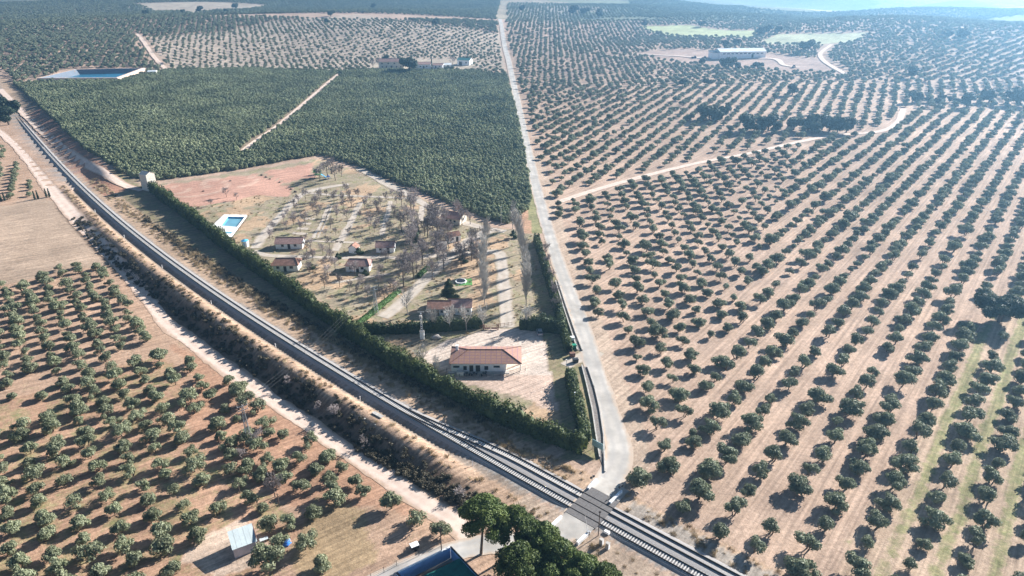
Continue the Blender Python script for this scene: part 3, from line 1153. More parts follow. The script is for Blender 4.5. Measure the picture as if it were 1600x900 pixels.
SPLIT_A, SPLIT_B = P(1040, 800), P(1215, 335)
r = np.random.default_rng(21)
p1, i1, j1 = lattice((37.0, 203.6), (0, 8.1), (7.9, -3.6), (20, 900, 90, 520), .45, r)
p2, i2, j2 = lattice((72.6, 106.9), pol(7.7, 51), pol(8.45, -39), (20, 900, 85, 520), .42, r)
side_y = lambda x: np.interp(x, [q.x for q in SIDE], [q.y for q in SIDE])


def rightof(p):
    return (SPLIT_B.x - SPLIT_A.x) * (p[:, 1] - SPLIT_A.y) - (SPLIT_B.y - SPLIT_A.y) * (p[:, 0] - SPLIT_A.x) < 0


k1 = right_mask(p1) & ~rightof(p1) & (p1[:, 1] < side_y(p1[:, 0]) + 0)
k2 = right_mask(p2) & rightof(p2) & (p2[:, 1] < side_y(p2[:, 0]) + 0)
plots.append((p1[k1], j1[k1], i1[k1], .74, 'R', 'near'))
plots.append((p2[k2], j2[k2], i2[k2], .81, 'R', 'rows'))
p3, i3, j3 = lattice((40, 330), pol(8.0, 63), pol(8.3, -24), (0, 900, 240, 620), .5, r)
k3 = right_mask(p3) & (p3[:, 1] >= side_y(p3[:, 0]))
plots.append((p3[k3], j3[k3], i3[k3], .76, 'R', 'beyond'))
p4, i4, j4 = lattice((40, 640), pol(7.6, 40), pol(8.6, -52), (-20, 1400, 620, 1750), .5, r)
k4 = right_mask(p4) & (p4[:, 1] >= 620) & (p4[:, 0] > -8)
k4 &= ~((p4[:, 1] > 1150) & (vnoise(p4[:, 0] * .006, p4[:, 1] * .008, 9) > .05))
plots.append((p4[k4], j4[k4], i4[k4], .76, 'R', 'far'))
# upper left hillside
p5, i5, j5 = lattice((-100, 700), pol(6.0, 20), pol(6.2, 110), (-1400, 0, 560, 1750), .7, r)
k5 = in_view(p5) & (p5[:, 0] < ROADX(p5[:, 1]) - 6) & ~in_poly(p5[:, 0], p5[:, 1], GROVE) & ~in_poly(p5[:, 0], p5[:, 1], FARM)
k5 &= line_dist(p5[:, 0], p5[:, 1], TOPLEFT_PATH) > 5
s5, d5 = rail_sl(p5[:, 0], p5[:, 1])
k5 &= d5 < -18
RESC = ((RES[0] + RES[2]) / 2)
RESP = [(RESC.x + (q.x - RESC.x) * 1.22, RESC.y + (q.y - RESC.y) * 1.3) for q in RES]
k5 &= ~in_poly(p5[:, 0], p5[:, 1], RESP)
for q in PALE_TOP:
    k5 &= ~in_poly(p5[:, 0], p5[:, 1], q)
k5 &= ~((p5[:, 1] > 1050) & (vnoise(p5[:, 0] * .006, p5[:, 1] * .008, 12) > .35))
k5 &= ~(in_poly(p5[:, 0], p5[:, 1], PALE_ORCH) & ((i5 + j5) % 2 == 0))
plots.append((p5[k5], j5[k5], i5[k5], .90, 'R', 'hill'))
# left of the railway


def left_mask(p, poly, gap=0):
    s, d = rail_sl(p[:, 0], p[:, 1])
    k = in_poly(p[:, 0], p[:, 1], poly) & (line_dist(p[:, 0], p[:, 1], DIRT) > 3.9) & (d > 12)
    k &= ~in_poly(p[:, 0], p[:, 1], CLEAR_SHED) & ~in_poly(p[:, 0], p[:, 1], PLOUGH)
    return k & in_view(p, 400)


p6, i6, j6 = lattice((-160, 230.7), pol(5.9, -52), pol(6.3, 33), (-330, 10, 60, 330), .4, r)
k6 = left_mask(p6, L_UP)
plots.append((p6[k6], j6[k6], i6[k6], .73, 'L', 'left_up'))
p7, i7, j7 = lattice((-103, 118), pol(6.0, -52), pol(6.3, 33), (-330, 10, 60, 330), .5, r)
k7 = left_mask(p7, L_LOW) & (r.random(len(p7)) > .02)
plots.append((p7[k7], j7[k7], i7[k7], .75, 'L', 'left_low'))
p8, i8, j8 = lattice((-70, 150), pol(5.2, -48), pol(5.4, 36), (-330, 10, 60, 330), .8, r)
k8 = left_mask(p8, L_YOUNG) & (r.random(len(p8)) > .08)
plots.append((p8[k8], j8[k8], i8[k8], .74, 'L', 'young'))
p9, i9, j9 = lattice((-200, 300), pol(6.0, -60), pol(7.6, 30), (-600, -120, 250, 480), .5, r)
s9, d9 = rail_sl(p9[:, 0], p9[:, 1])
k9 = in_poly(p9[:, 0], p9[:, 1], L_TOP) & (line_dist(p9[:, 0], p9[:, 1], DIRT) > 5) & (d9 > 14) & in_view(p9)
plots.append((p9[k9], j9[k9], i9[k9], .62, 'L', 'left_top'))
# loose olives that stand on their own around the shed, the ploughed plot and the crossing
loose = [(420, 880, 1.15), (478, 850, .85), (455, 815, .8), (490, 800, .85), (503, 880, .7), (612, 786, .9), (650, 810, .85), (690, 828, .75)]
LOOSE_P = [P(x_, y_ + 8) for x_, y_, s_ in loose]
plots = [tuple(q_[np.all([np.hypot(pl[0][:, 0] - v.x, pl[0][:, 1] - v.y) > 4.2 for v in LOOSE_P], 0)] if n_ < 3 else q_ for n_, q_ in enumerate(pl)) for pl in plots]

ALL = []
for (p, J, I, size, src, field) in plots:
    rr = np.random.default_rng(len(p))
    keep = rr.random(len(p)) > (.02 if field in ('left_up', 'grove') else .035)
    p, J, I = p[keep], J[keep], I[keep]
    z = ground_h(p[:, 0], p[:, 1])
    if field == 'hill':
        size = np.where(in_poly(p[:, 0], p[:, 1], PALE_ORCH), .64, .80)
    sc_ = size * np.clip(rr.normal(1.0, .16, len(p)), .62, 1.3)
    ALL.append(dict(p=np.column_stack([p, z - .03]), J=J, I=I, s=sc_, src=src, field=field, rot=rr.uniform(0, 6.28, len(p)), idx=rr.integers(0, NV, len(p))))
cam_v = np.array([0, 0, CAM_H])
near_d = []
for fi, f in enumerate(ALL):
    dd = np.linalg.norm(f['p'] - cam_v, axis=1) / f['s']
    px, py = to_px(f['p'][:, 0], f['p'][:, 1], f['p'][:, 2] + 2)
    vis = (px > -12) & (px < 1612) & (py < 912)
    f['vis'] = vis
    dd = np.where(vis, dd, 1e9)
    near_d += [(d, fi, k) for k, d in enumerate(dd)]
near_d.sort()
SINGLE = {(fi, k) for _, fi, k in near_d[:300 - len(loose)]}
FIELD_NAME = {'near': ('column', 'olive orchard beside the paved road', 'from the road'),
              'rows': ('row', 'orchard at the lower right', 'from the road side'),
              'left_up': ('row', 'close-planted olives below the straw field', 'from the left'),
              'left_low': ('row', 'olives left of the metal shed', 'from the left'),
              'young': ('row', 'small olives along the dirt track', 'from the left')}


def ordinal(n):
    return '%d%s' % (n, 'th' if 10 <= n % 100 <= 20 else {1: 'st', 2: 'nd', 3: 'rd'}.get(n % 10, 'th'))


def plant(me_c, me_t, loc, rot, s, label, group, name='olive_tree', cat='olive tree'):
    t = thing(name, label, cat, loc, rot, group)
    t.scale = (s, s, s * random.uniform(.92, 1.08))
    link('crown', me_c, t)
    link('trunk', me_t, t)
    return t


for fi, f in enumerate(ALL):
    rows = sorted(set(f['J'][f['vis']].tolist()))
    # rows are counted from the left of the picture
    mean_x = {j: np.mean(to_px(*f['p'][(f['J'] == j) & f['vis']].T)[0]) for j in rows}
    order = {j: n + 1 for n, j in enumerate(sorted(rows, key=lambda j: mean_x[j]))}
    rank = {}
    for j in rows:
        ks = [k for k in np.nonzero((f['J'] == j) & f['vis'])[0]]
        ks.sort(key=lambda k: f['p'][k][1])
        for n, k in enumerate(ks):
            rank[k] = n + 1
    rest = []
    for k in range(len(f['p'])):
        if (fi, k) not in SINGLE:
            rest.append(k)
            continue
        w, place, frm = FIELD_NAME.get(f['field'], ('row', 'olive orchard', 'from the left'))
        j = f['J'][k]
        lab = 'olive, %s tree up the %s %s %s, %s' % (ordinal(rank[k]), ordinal(order[j]), w, 'from the left' if 'left' in frm else frm, place)
        plant((OL if f['src'] == 'L' else OR_)[f['idx'][k]], OT[f['idx'][k]], f['p'][k], float(f['rot'][k]), float(f['s'][k]), lab, 'olive trees: ' + place)
    if rest:
        LAB = {'near': ('olive_orchard', 'olive trees in columns beside the paved road, farther part'),
               'rows': ('olive_orchard', 'olive trees in long diagonal rows at the right, farther part'),
               'beyond': ('olive_orchard', 'olive trees beyond the side track right of the road'),
               'far': ('olive_orchard', 'hazy far olive rows around the white warehouse'),
               'hill': ('olive_orchard', 'olive trees on the rolling land at the top left'),
               'left_up': ('olive_orchard', 'close-planted olive trees below the straw field, farther part'),
               'left_low': ('olive_orchard', 'olive trees left of the metal shed, remaining ones'),
               'young': ('olive_orchard', 'small olives along the dirt track, remaining ones'),
               'left_top': ('olive_orchard', 'young olive rows at the left edge above the straw field')}[f['field']]
        scatter(LAB[0], LAB[1], 'olive trees', f['p'][rest], f['s'][rest], f['rot'][rest], f['idx'][rest], SRC_L if f['src'] == 'L' else SRC_R)
LOOSE_LAB = ['largest round olive, just right of the metal shed', 'olive on the left edge of the ploughed plot, beside the blue tarp', 'grey olive above the blue tarp',
             'olive at the upper left corner of the ploughed plot', 'low olive at the lower left of the ploughed plot', 'upper one of three olives right of the ploughed plot',
             'middle one of three olives right of the ploughed plot', 'olive at the end of the dirt track left of the pines']
for k, (px, py, s) in enumerate(loose):
    p = LOOSE_P[k]
    plant(OL[k % 7], OT[k % 7], p, k * 1.3, s, LOOSE_LAB[k], 'olive trees around the ploughed plot')

# the dense grove
pg, ig, jg = lattice((-100, 500), pol(1.7, 8), pol(2.7, 98), (-620, 40, 240, 900), .35, r)
kg = in_poly(pg[:, 0], pg[:, 1], GROVE) & in_view(pg, 120) & (line_dist(pg[:, 0], pg[:, 1], GROVE_PATH) > 3.2) & ~in_poly(pg[:, 0], pg[:, 1], RESP)
sg_, dg_ = rail_sl(pg[:, 0], pg[:, 1])
kg &= (line_dist(pg[:, 0], pg[:, 1], GROVE_TRACK) > 4.0) & (dg_ < -16)
pg = pg[kg]
rr = np.random.default_rng(5)
zz = ground_h(pg[:, 0], pg[:, 1])
scatter('dense_olive_grove', 'dense dark green hedge-planted olive grove behind the campsite', 'olive grove', np.column_stack([pg, zz]),
        np.clip(rr.normal(.86, .10, len(pg)), .6, 1.2), rr.uniform(0, 6.28, len(pg)), rr.integers(0, 5, len(pg)), SRC_G)
print('trees', [len(f['p']) for f in ALL], 'grove', len(pg))


# ------------------------------------------------------------------ hedges
def hedge(name, label, pts, h, w, m, dens=11, leaf=.30, seed=1, lump=.22, period=2.6, z0=-.2, group=None):
    rng = np.random.default_rng(seed)
    C = []
    for a, b in zip(pts[:-1], pts[1:]):
        n = max(2, int(math.hypot(b[0] - a[0], b[1] - a[1]) / .8))
        for k in range(n):
            C.append((a[0] + (b[0] - a[0]) * k / n, a[1] + (b[1] - a[1]) * k / n))
    C.append((pts[-1][0], pts[-1][1]))
    C = np.array(C)
    T = np.gradient(C, axis=0)
    T /= np.linalg.norm(T, axis=1)[:, None]
    Nn = np.stack([-T[:, 1], T[:, 0]], 1)
    s = np.concatenate([[0], np.cumsum(np.linalg.norm(np.diff(C, axis=0), axis=1))])
    ph = rng.uniform(0, 6, 4)
    prof = lump * (.55 * np.abs(np.sin(s * math.pi / period + ph[0])) + .5 * np.sin(s / 5.3 + ph[1]) + .45 * np.sin(s / 1.7 + ph[2])) + rng.normal(0, lump * .25, len(s))
    hh = h * (1 + prof - lump * .3)
    ww = w * (1 + .7 * prof)
    g = ground_h(C[:, 0], C[:, 1])
    ring = [(-.5, 0), (-.56, .35), (-.46, .72), (-.22, .95), (.0, 1.0), (.22, .95), (.46, .72), (.56, .35), (.5, 0)]
    V = []
    for (o, zf) in ring:
        jx = rng.normal(0, .07 * w, len(C))
        q = C + Nn * (o * ww * .84 + jx)[:, None]
        V.append(np.column_stack([q, g + z0 + hh * zf * .93]))
    k = len(ring)
    V = np.stack(V, 1).reshape(-1, 3)
    F = [(i * k + j + 1, i * k + j, (i + 1) * k + j, (i + 1) * k + j + 1) for i in range(len(C) - 1) for j in range(k - 1)]
    F += [tuple(reversed(range(k)))[:4], (0, 1, 7, 8)]
    nc = int(dens * s[-1] * (2 * h + w))
    u = rng.uniform(0, s[-1], nc)
    ci = np.clip(np.searchsorted(s, u), 1, len(s) - 1)
    t = ((u - s[ci - 1]) / (s[ci] - s[ci - 1] + 1e-9))[:, None]
    base = C[ci - 1] * (1 - t) + C[ci] * t
    nn_, w_, h_, g_ = Nn[ci], ww[ci], hh[ci], g[ci]
    th = rng.uniform(0, math.pi, nc)
    o = np.cos(th)
    o = np.sign(o) * np.abs(o) ** .55
    zf = np.sin(th) ** .6
    low = rng.random(nc) < .3
    zf = np.where(low, zf * rng.uniform(.1, 1, nc), zf)
    out = rng.uniform(.9, 1.14, nc)
    pos = np.column_stack([base + nn_ * (o * w_ * .5 * out)[:, None], g_ + z0 + h_ * zf * out])
    nrm = np.column_stack([nn_ * o[:, None], zf * .8])
    v2, f2 = cards(pos, nrm, np.full(nc, leaf), rng)
    t_ = thing(name, label, 'hedge', (float(C[0][0]), float(C[0][1]), float(g[0])), 0, group)
    off = np.array([C[0][0], C[0][1], g[0]])
    link('inner_growth', raw_mesh('inner_growth', V - off, [q for q in F if len(q) == 4], m), t_)
    link('foliage', raw_mesh('foliage', v2 - off, f2, m), t_)
    return t_


HEDGE_W = W([(228, 290), (262, 316), (300, 344), (350, 384), (400, 421), (450, 456), (500, 492), (560, 532), (620, 572), (700, 614), (760, 645), (840, 680), (914, 705)])
hedge('hedge', 'long dark conifer hedge running between the railway and the campsite', HEDGE_W, 4.9, 3.4, M['hedge'], 10, .32, 3, .30, 3.4)
hedge('hedge', 'dark tall hedge behind the white-trunked poplars, left of the yard gate', W([(566, 520), (600, 520), (640, 519), (680, 517), (720, 513), (756, 509)]), 3.6, 2.6, M['hedge_dark'], 11, .30, 4)
hedge('hedge', 'dark hedge right of the yard gate', W([(812, 512), (840, 514), (878, 519)]), 4.4, 3.0, M['hedge_dark'], 11, .30, 5)
hedge('hedge', 'hedge between the yard and the road, above the entrance', W([(838, 378), (848, 410), (860, 450), (872, 490), (882, 530), (889, 552)]), 3.6, 2.2, M['hedge'], 11, .30, 6)
hedge('hedge', 'hedge between the yard and the concrete channel, below the entrance', W([(890, 588), (896, 620), (906, 655), (914, 690)]), 3.8, 2.8, M['hedge'], 11, .30, 7)
hedge('clipped_hedge', 'bright green clipped hedge beside the sandy drive, lower one', W([(560, 508), (585, 488), (604, 472), (624, 456)]), 1.5, 1.7, M['clipped'], 16, .2, 8, .1)
hedge('clipped_hedge', 'bright green clipped hedge beside the sandy drive, upper one', W([(654, 434), (664, 424), (674, 414)]), 1.4, 1.6, M['clipped'], 16, .2, 9, .1)
hedge('clipped_hedge', 'dark trimmed hedge row right of the pitches', W([(648, 350), (652, 362), (650, 378)]), 1.6, 1.6, M['hedge_dark'], 14, .22, 10, .2)

# ------------------------------------------------------------------ trees with their own shapes


def bare_mesh(name, rng, H, spread, m, up=.5, trunk=.2, order=4, twigr=.028, split=(5, 4, 4, 4), low=.28):
    mb_t, mb_c = MB(), MB()

    def grow(p, d, L, r, lev):
        e = p + d * L
        (mb_t if lev == 0 else mb_c).tube(p, e, r, r * .62, 6 if lev == 0 else 3, False)
        if lev >= order:
            return
        for k in range(split[min(lev, len(split) - 1)]):
            t = rng.uniform(low if lev == 0 else .25, 1.0)
            q = p + d * (L * t)
            a = rng.uniform(0, 6.28)
            o = d.orthogonal().normalized()
            o = Matrix.Rotation(a, 3, d) @ o
            nd_ = (d * (1 - spread) + o * spread * rng.uniform(.7, 1.2) + Vector((0, 0, up * .5))).normalized()
            grow(q, nd_, L * rng.uniform(.42, .62) * (1.15 - .4 * t if lev == 0 else 1), max(r * .45, twigr), lev + 1)
    grow(Vector((0, 0, -.2)), Vector((rng.normal(0, .03), rng.normal(0, .03), 1)).normalized(), H * .72, trunk, 0)
    return mb_t.mesh(name + '_trunk', M['bark_pale'] if m is M['twig_pale'] else M['bark']), mb_c.mesh(name + '_twigs', m)


BARE = [bare_mesh('bare', np.random.default_rng(500 + k), 7.0, .55, M['twig'], .45, .15, 4, .03, (8, 6, 5, 4)) for k in range(4)]
POPLAR = [bare_mesh('poplar', np.random.default_rng(520 + k), 11.0, .34, M['twig_pale'], .8, .15, 3, .032, (24, 7, 5), .16) for k in range(3)]
WPOP = [bare_mesh('white_poplar', np.random.default_rng(540 + k), 9.0, .52, M['twig_pale'], .7, .17, 3, .03, (16, 5, 4), .32) for k in range(3)]
BUSHB = [bare_mesh('bare_bush', np.random.default_rng(560 + k), 3.6, .7, M['twig'], .4, .09, 4, .024, (9, 5, 5, 3), .05) for k in range(3)]


def bare(px, label, group, lib, s=1.0, name='bare_tree', cat='tree', k=None):
    p = P(*px) if not isinstance(px, Vector) else px
    k = random.randrange(len(lib)) if k is None else k
    t = thing(name, label, cat, (p.x, p.y, float(ground_h(p.x, p.y))), random.uniform(0, 6.28), group)
    t.scale = (s, s, s)
    link('trunk', lib[k][0], t)
    link('branches', lib[k][1], t)
    return t


for k, q in enumerate([(676, 518), (703, 517), (729, 516), (755, 515)]):
    bare(q, 'white-trunked bare poplar, %s of four left of the yard gate' % ['leftmost', 'second', 'third', 'rightmost'][k], 'white-trunked poplars along the yard', WPOP, 1.0, 'bare_poplar', 'poplar', k % 3)
bare((821, 514), 'white-trunked bare poplar just right of the yard gate', 'white-trunked poplars along the yard', WPOP, 1.0, 'bare_poplar', 'poplar', 2)
for k, q in enumerate([(757, 476), (756, 458), (755, 441), (755, 425), (755, 410), (757, 396), (760, 383)]):
    bare(q, 'tall bare poplar, %s from the gate in the row left of the straight drive' % ordinal(k + 1), 'poplar rows along the drive', POPLAR, random.uniform(.85, 1.05), 'bare_poplar', 'poplar')
for k, q in enumerate([(822, 478), (823, 460), (822, 443), (820, 427), (818, 411), (815, 396), (811, 382), (806, 370), (801, 358)]):
    bare(q, 'tall bare poplar, %s from the gate in the row right of the straight drive' % ordinal(k + 1), 'poplar rows along the drive', POPLAR, random.uniform(.9, 1.15), 'bare_poplar', 'poplar')
bare((661, 575), 'slim pale bare poplar below the transformer pole', 'white-trunked poplars along the yard', WPOP, .9, 'bare_poplar', 'poplar')
bare((682, 584), 'small pale bare tree left of the restaurant', 'white-trunked poplars along the yard', WPOP, .65, 'bare_tree', 'tree')
bare((637, 492), 'spreading pale bare tree beside the sandy drive, left of the long building', 'bare trees of the campsite', [(a, b) for a, b in WPOP], 1.05, 'bare_tree', 'tree')
for k, q in enumerate([(852, 400, .8), (856, 420, .9), (860, 442, .8), (864, 470, 1.0), (868, 490, .85)]):
    bare(q[:2], 'bare tree, %s from the top along the hedge beside the road' % ordinal(k + 1), 'bare trees along the roadside hedge', BARE, q[2])
for k, q in enumerate([(668, 372, 1.5), (684, 366, 1.6), (676, 350, 1.4), (694, 352, 1.3), (700, 372, 1.1), (722, 352, 1.1), (716, 338, 1.1), (735, 350, .9), (690, 386, 1.1)]):
    bare(q[:2], 'bare grey tree, %s from the left in the thick clump by the pink roof' % ordinal(1 + sorted([668, 684, 676, 694, 700, 722, 716, 735, 690]).index(q[0])), 'thick clump of bare trees', BARE, q[2])
for k, q in enumerate([(500, 282, 1.3), (512, 276, 1.4), (524, 282, 1.3), (534, 276, 1.0), (518, 268, 1.1)]):
    bare(q[:2], 'bare tree, %s from the left in the clump behind the green play tower' % ordinal(1 + sorted([500, 512, 524, 534, 518]).index(q[0])), 'bare trees behind the play tower', BARE, q[2])
# many single bare trees over the pitches: each named after the landmark it is nearest to
rng = np.random.default_rng(77)
marks = {'swimming pool': P(358, 352), 'blue-white kiosk': P(383, 384), 'upper left cabin': P(450, 388), 'lower left cabin': P(446, 424), 'middle cabin': P(560, 425),
         'cabin under the cedar path': P(600, 396), 'long tiled building': P(700, 490), 'green play tower': P(497, 274), 'parasol cedar': P(700, 470), 'lattice mast in the campsite': P(588, 488)}
inner = Z([(420, 360), (470, 310), (560, 300), (640, 312), (665, 338), (745, 372), (748, 455), (690, 452), (660, 430), (580, 490), (540, 470), (480, 440), (460, 420), (400, 395)])
cand, taken = [], []
xs, ys = [q[0] for q in inner], [q[1] for q in inner]
paths_w = [W(p_) for p_, w_ in CAMP_PATHS]
while len(taken) < 118:
    x, y = rng.uniform(min(xs), max(xs)), rng.uniform(min(ys), max(ys))
    if not in_poly(np.array([x]), np.array([y]), inner)[0]:
        continue
    if any(math.hypot(x - a, y - b) < 3.9 for a, b in taken):
        continue
    if min(line_dist(np.array([x]), np.array([y]), q)[0] for q in paths_w) < 2.0:
        continue
    px, py = to_px(x, y, 0)
    if any(abs(px - a) < 26 and -18 < py - b < 12 for a, b in ((450, 382), (446, 418), (560, 418), (600, 388), (558, 388), (711, 372), (722, 441), (704, 345))):
        continue
    taken.append((x, y))
rank = {}
for x, y in sorted(taken, key=lambda q: min(math.hypot(q[0] - m_.x, q[1] - m_.y) for m_ in marks.values())):
    nm = min(marks, key=lambda k_: math.hypot(x - marks[k_].x, y - marks[k_].y))
    rank[nm] = rank.get(nm, 0) + 1
    bare(Vector((x, y, 0)), 'bare campsite tree, %s closest to the %s' % (ordinal(rank[nm]), nm), 'bare trees among the camping pitches', BARE, rng.uniform(1.0, 1.45) if to_px(x, y, 0)[0] > 625 else rng.uniform(.5, .85))
for k, q in enumerate([(354, 308, .7), (370, 312, .5), (330, 322, .5)]):
    bare(q[:2], 'small bare tree, %s one on the red sandy ground' % ['tallest', 'right', 'left'][k], 'bare trees on the red ground', BARE, q[2])
for k, (q, lab) in enumerate((((404, 694), 'leafless grey almond tree at the foot of the lattice pylon'), ((430, 776), 'leafless grey almond tree above the metal shed'), ((380, 720), 'thin leafless almond tree left of the pylon'))):
    bare(q, lab, 'almond trees', BARE, [.75, .85, .55][k], 'almond_tree', 'tree')
for k, (q, s, lab) in enumerate((((524, 650), 1.25, 'large round bare bush on the bank left of the culvert'), ((497, 640), .8, 'small bare bush left of the large round one on the bank'), ((570, 700), 1.1, 'bare bush on the bank below the culvert'),
                                 ((450, 600), .8, 'pale bare bush on the dark bank above the wires'), ((718, 778), 1.0, 'grey bare bush on the bank left of the pines'))):
    bare(q, lab, 'bare bushes on the bank', BUSHB, s, 'bare_bush', 'bush')


def leafy(name, label, cat, px, lobes, m, dens, leaf, trunk, seed, group=None, py_up=0.0, **kw):
    p = P(px[0], px[1], py_up)
    t = thing(name, label, cat, p, 0, group)
    mb = MB()
    for a, b, r0, r1 in trunk:
        mb.tube(a, b, r0, r1, 8, False)
    mb.build('trunk', M['bark'], t, True)
    link('crown', crown_mesh('crown', lobes, dens, leaf, m, seed, **kw), t)
    return t


def pine(px, hc, R, label, seed, lean=(0, 0)):
    """px: where the photo shows the middle of the crown, hc: its height above the ground"""
    rng = np.random.default_rng(seed)
    L = []
    n = 24
    for k in range(n):
        a = 2.4 * k + rng.uniform(-.4, .4)
        q = math.sqrt((k + .5) / n)
        rr = R * q * .80
        r = R * rng.uniform(.20, .33)
        L.append((rr * math.cos(a) + lean[0], rr * math.sin(a) + lean[1], hc + R * .5 * (1 - 1.5 * q * q) + rng.normal(0, .2), r, r, r * .78))
    br = [((0, 0, -.3), (lean[0] * .5, lean[1] * .5, hc * .45), .32, .24), ((lean[0] * .5, lean[1] * .5, hc * .45), (lean[0], lean[1], hc), .24, .14)]
    for k in range(7):
        a = k * .9
        br.append(((lean[0] * .8, lean[1] * .8, hc * .72), (lean[0] + R * .55 * math.cos(a), lean[1] + R * .55 * math.sin(a), hc + .1), .11, .05))
    leafy('pine_tree', label, 'pine tree', px, L, M['pine'], 24, .22, br, seed, 'pine trees by the crossing', hc, core=.62)


pine((750, 812), 9.4, 5.6, 'tall pine with a bare trunk beside the blue walled yard', 601, (.6, 1.2))
pine((806, 822), 7.4, 5.0, 'pine right of the tall bare-trunked pine', 602)
pine((846, 842), 6.6, 4.6, 'pine behind, next to the white low wall', 603)
pine((812, 878), 6.4, 5.2, 'round pine at the front, bottom edge of the picture', 604)
pine((872, 866), 6.2, 4.4, 'pine in the middle of the group, below the crossing road', 605)
pine((856, 898), 5.2, 3.6, 'small pine at the bottom edge between larger ones', 606)
pine((908, 888), 5.6, 4.2, 'pine below the raised barrier', 607)
pine((948, 905), 5.0, 3.8, 'rightmost pine of the group', 608)
pine((896, 912), 5.0, 3.8, 'pine cut by the bottom edge, right of the small one', 609)

rng = np.random.default_rng(9)
L = [(rng.uniform(-5.8, 5.8), rng.uniform(-4.4, 4.4), rng.uniform(4.0, 7.6), rng.uniform(1.7, 2.5), rng.uniform(1.7, 2.5), rng.uniform(1.3, 1.9)) for _ in range(30)]
leafy('holm_oak', 'large dark spreading oak standing among the olives at the right edge', 'oak tree', (1560, 503), L, M['oak'], 15, .28,
      [((0, 0, -.3), (0, 0, 2.4), .6, .5)] + [((0, 0, 2.2), (3.6 * math.cos(a), 3.0 * math.sin(a), 5.0), .3, .1) for a in (0, 1.1, 2.2, 3.4, 4.5, 5.4)], 610)
# cedar, dark cypress-like conifer and shrubs of the campsite
for px, H, R, mt, lab, sd in (((702, 470), 8.0, 3.2, 'hedge_dark', 'dark green conical cedar left of the small green pool', 611), ((738, 396), 5.5, 1.9, 'oak', 'dark conical fir at the end of the drive', 612),
                              ((723, 410), 3.2, 1.9, 'oak', 'dark round shrub beside the drive end', 613), ((802, 372), 3.6, 1.9, 'oak', 'dark round shrub in the corner by the dense grove', 614),
                              ((560, 396), 2.2, 2.0, 'hedge_dark', 'dark shrub in front of the small red-roofed cabin', 615), ((486, 420), 2.4, 1.5, 'hedge_dark', 'dark shrub right of the lower left cabin', 616),
                              ((571, 430), 2.2, 1.4, 'hedge_dark', 'dark shrub in front of the middle cabin', 617), ((528, 404), 2.2, 1.4, 'hedge_dark', 'dark round shrub between the lower cabins', 618)):
    n = 12 if H > 5 else 6
    rng = np.random.default_rng(sd)
    L = []
    for k in range(n):
        f = k / (n - 1)
        rr = R * (1 - f * .85) * .55
        a = 2.4 * k
        L.append((rr * math.cos(a), rr * math.sin(a), H * (.16 + .78 * f), R * (.62 - .42 * f), R * (.62 - .42 * f), max(.6, H * .12)))
    leafy('conifer' if H > 5 else 'shrub', lab, 'conifer' if H > 5 else 'shrub', px, L, M[mt], 18, .2, [((0, 0, -.2), (0, 0, H * .8), .18, .05)], sd)
for k, px in enumerate([(2, 314), (8, 314), (60, 311), (73, 308), (78, 308), (55, 312)]):
    L = [(0, 0, .6 + .55 * j, .5 - .04 * j, .5 - .04 * j, .55) for j in range(7)]
    leafy('cypress', 'small slim cypress, %s from the left along the top of the straw field' % ordinal(1 + sorted([2, 8, 60, 73, 78, 55]).index(px[0])), 'cypress', px, L, M['oak'], 18, .2, [((0, 0, -.2), (0, 0, 3), .1, .04)], 620 + k, 'cypresses by the straw field')

# dark oaks far off: each its own tree, sharing a few shapes
OAKS = []
for k in range(4):
    rng = np.random.default_rng(640 + k)
    L = [(rng.uniform(-2.6, 2.6), rng.uniform(-2.6, 2.6), rng.uniform(2.2, 4.6), rng.uniform(1.2, 1.9), rng.uniform(1.2, 1.9), rng.uniform(1.1, 1.6)) for _ in range(9)]
    OAKS.append((crown_mesh('far_oak_crown', L, 9, .36, M['oak'], 640 + k), MB().tube((0, 0, -.4), (0, 0, 3), .35, .25, 6).mesh('far_oak_trunk', M['bark'])))


def far_tree(px, s, label, group, k=0, name='oak_tree'):
    p = P(*px)
    t = thing(name, label, 'tree', p, k * 1.7, group)
    t.scale = (s, s, s)
    link('crown', OAKS[k % 4][0], t)
    link('trunk', OAKS[k % 4][1], t)


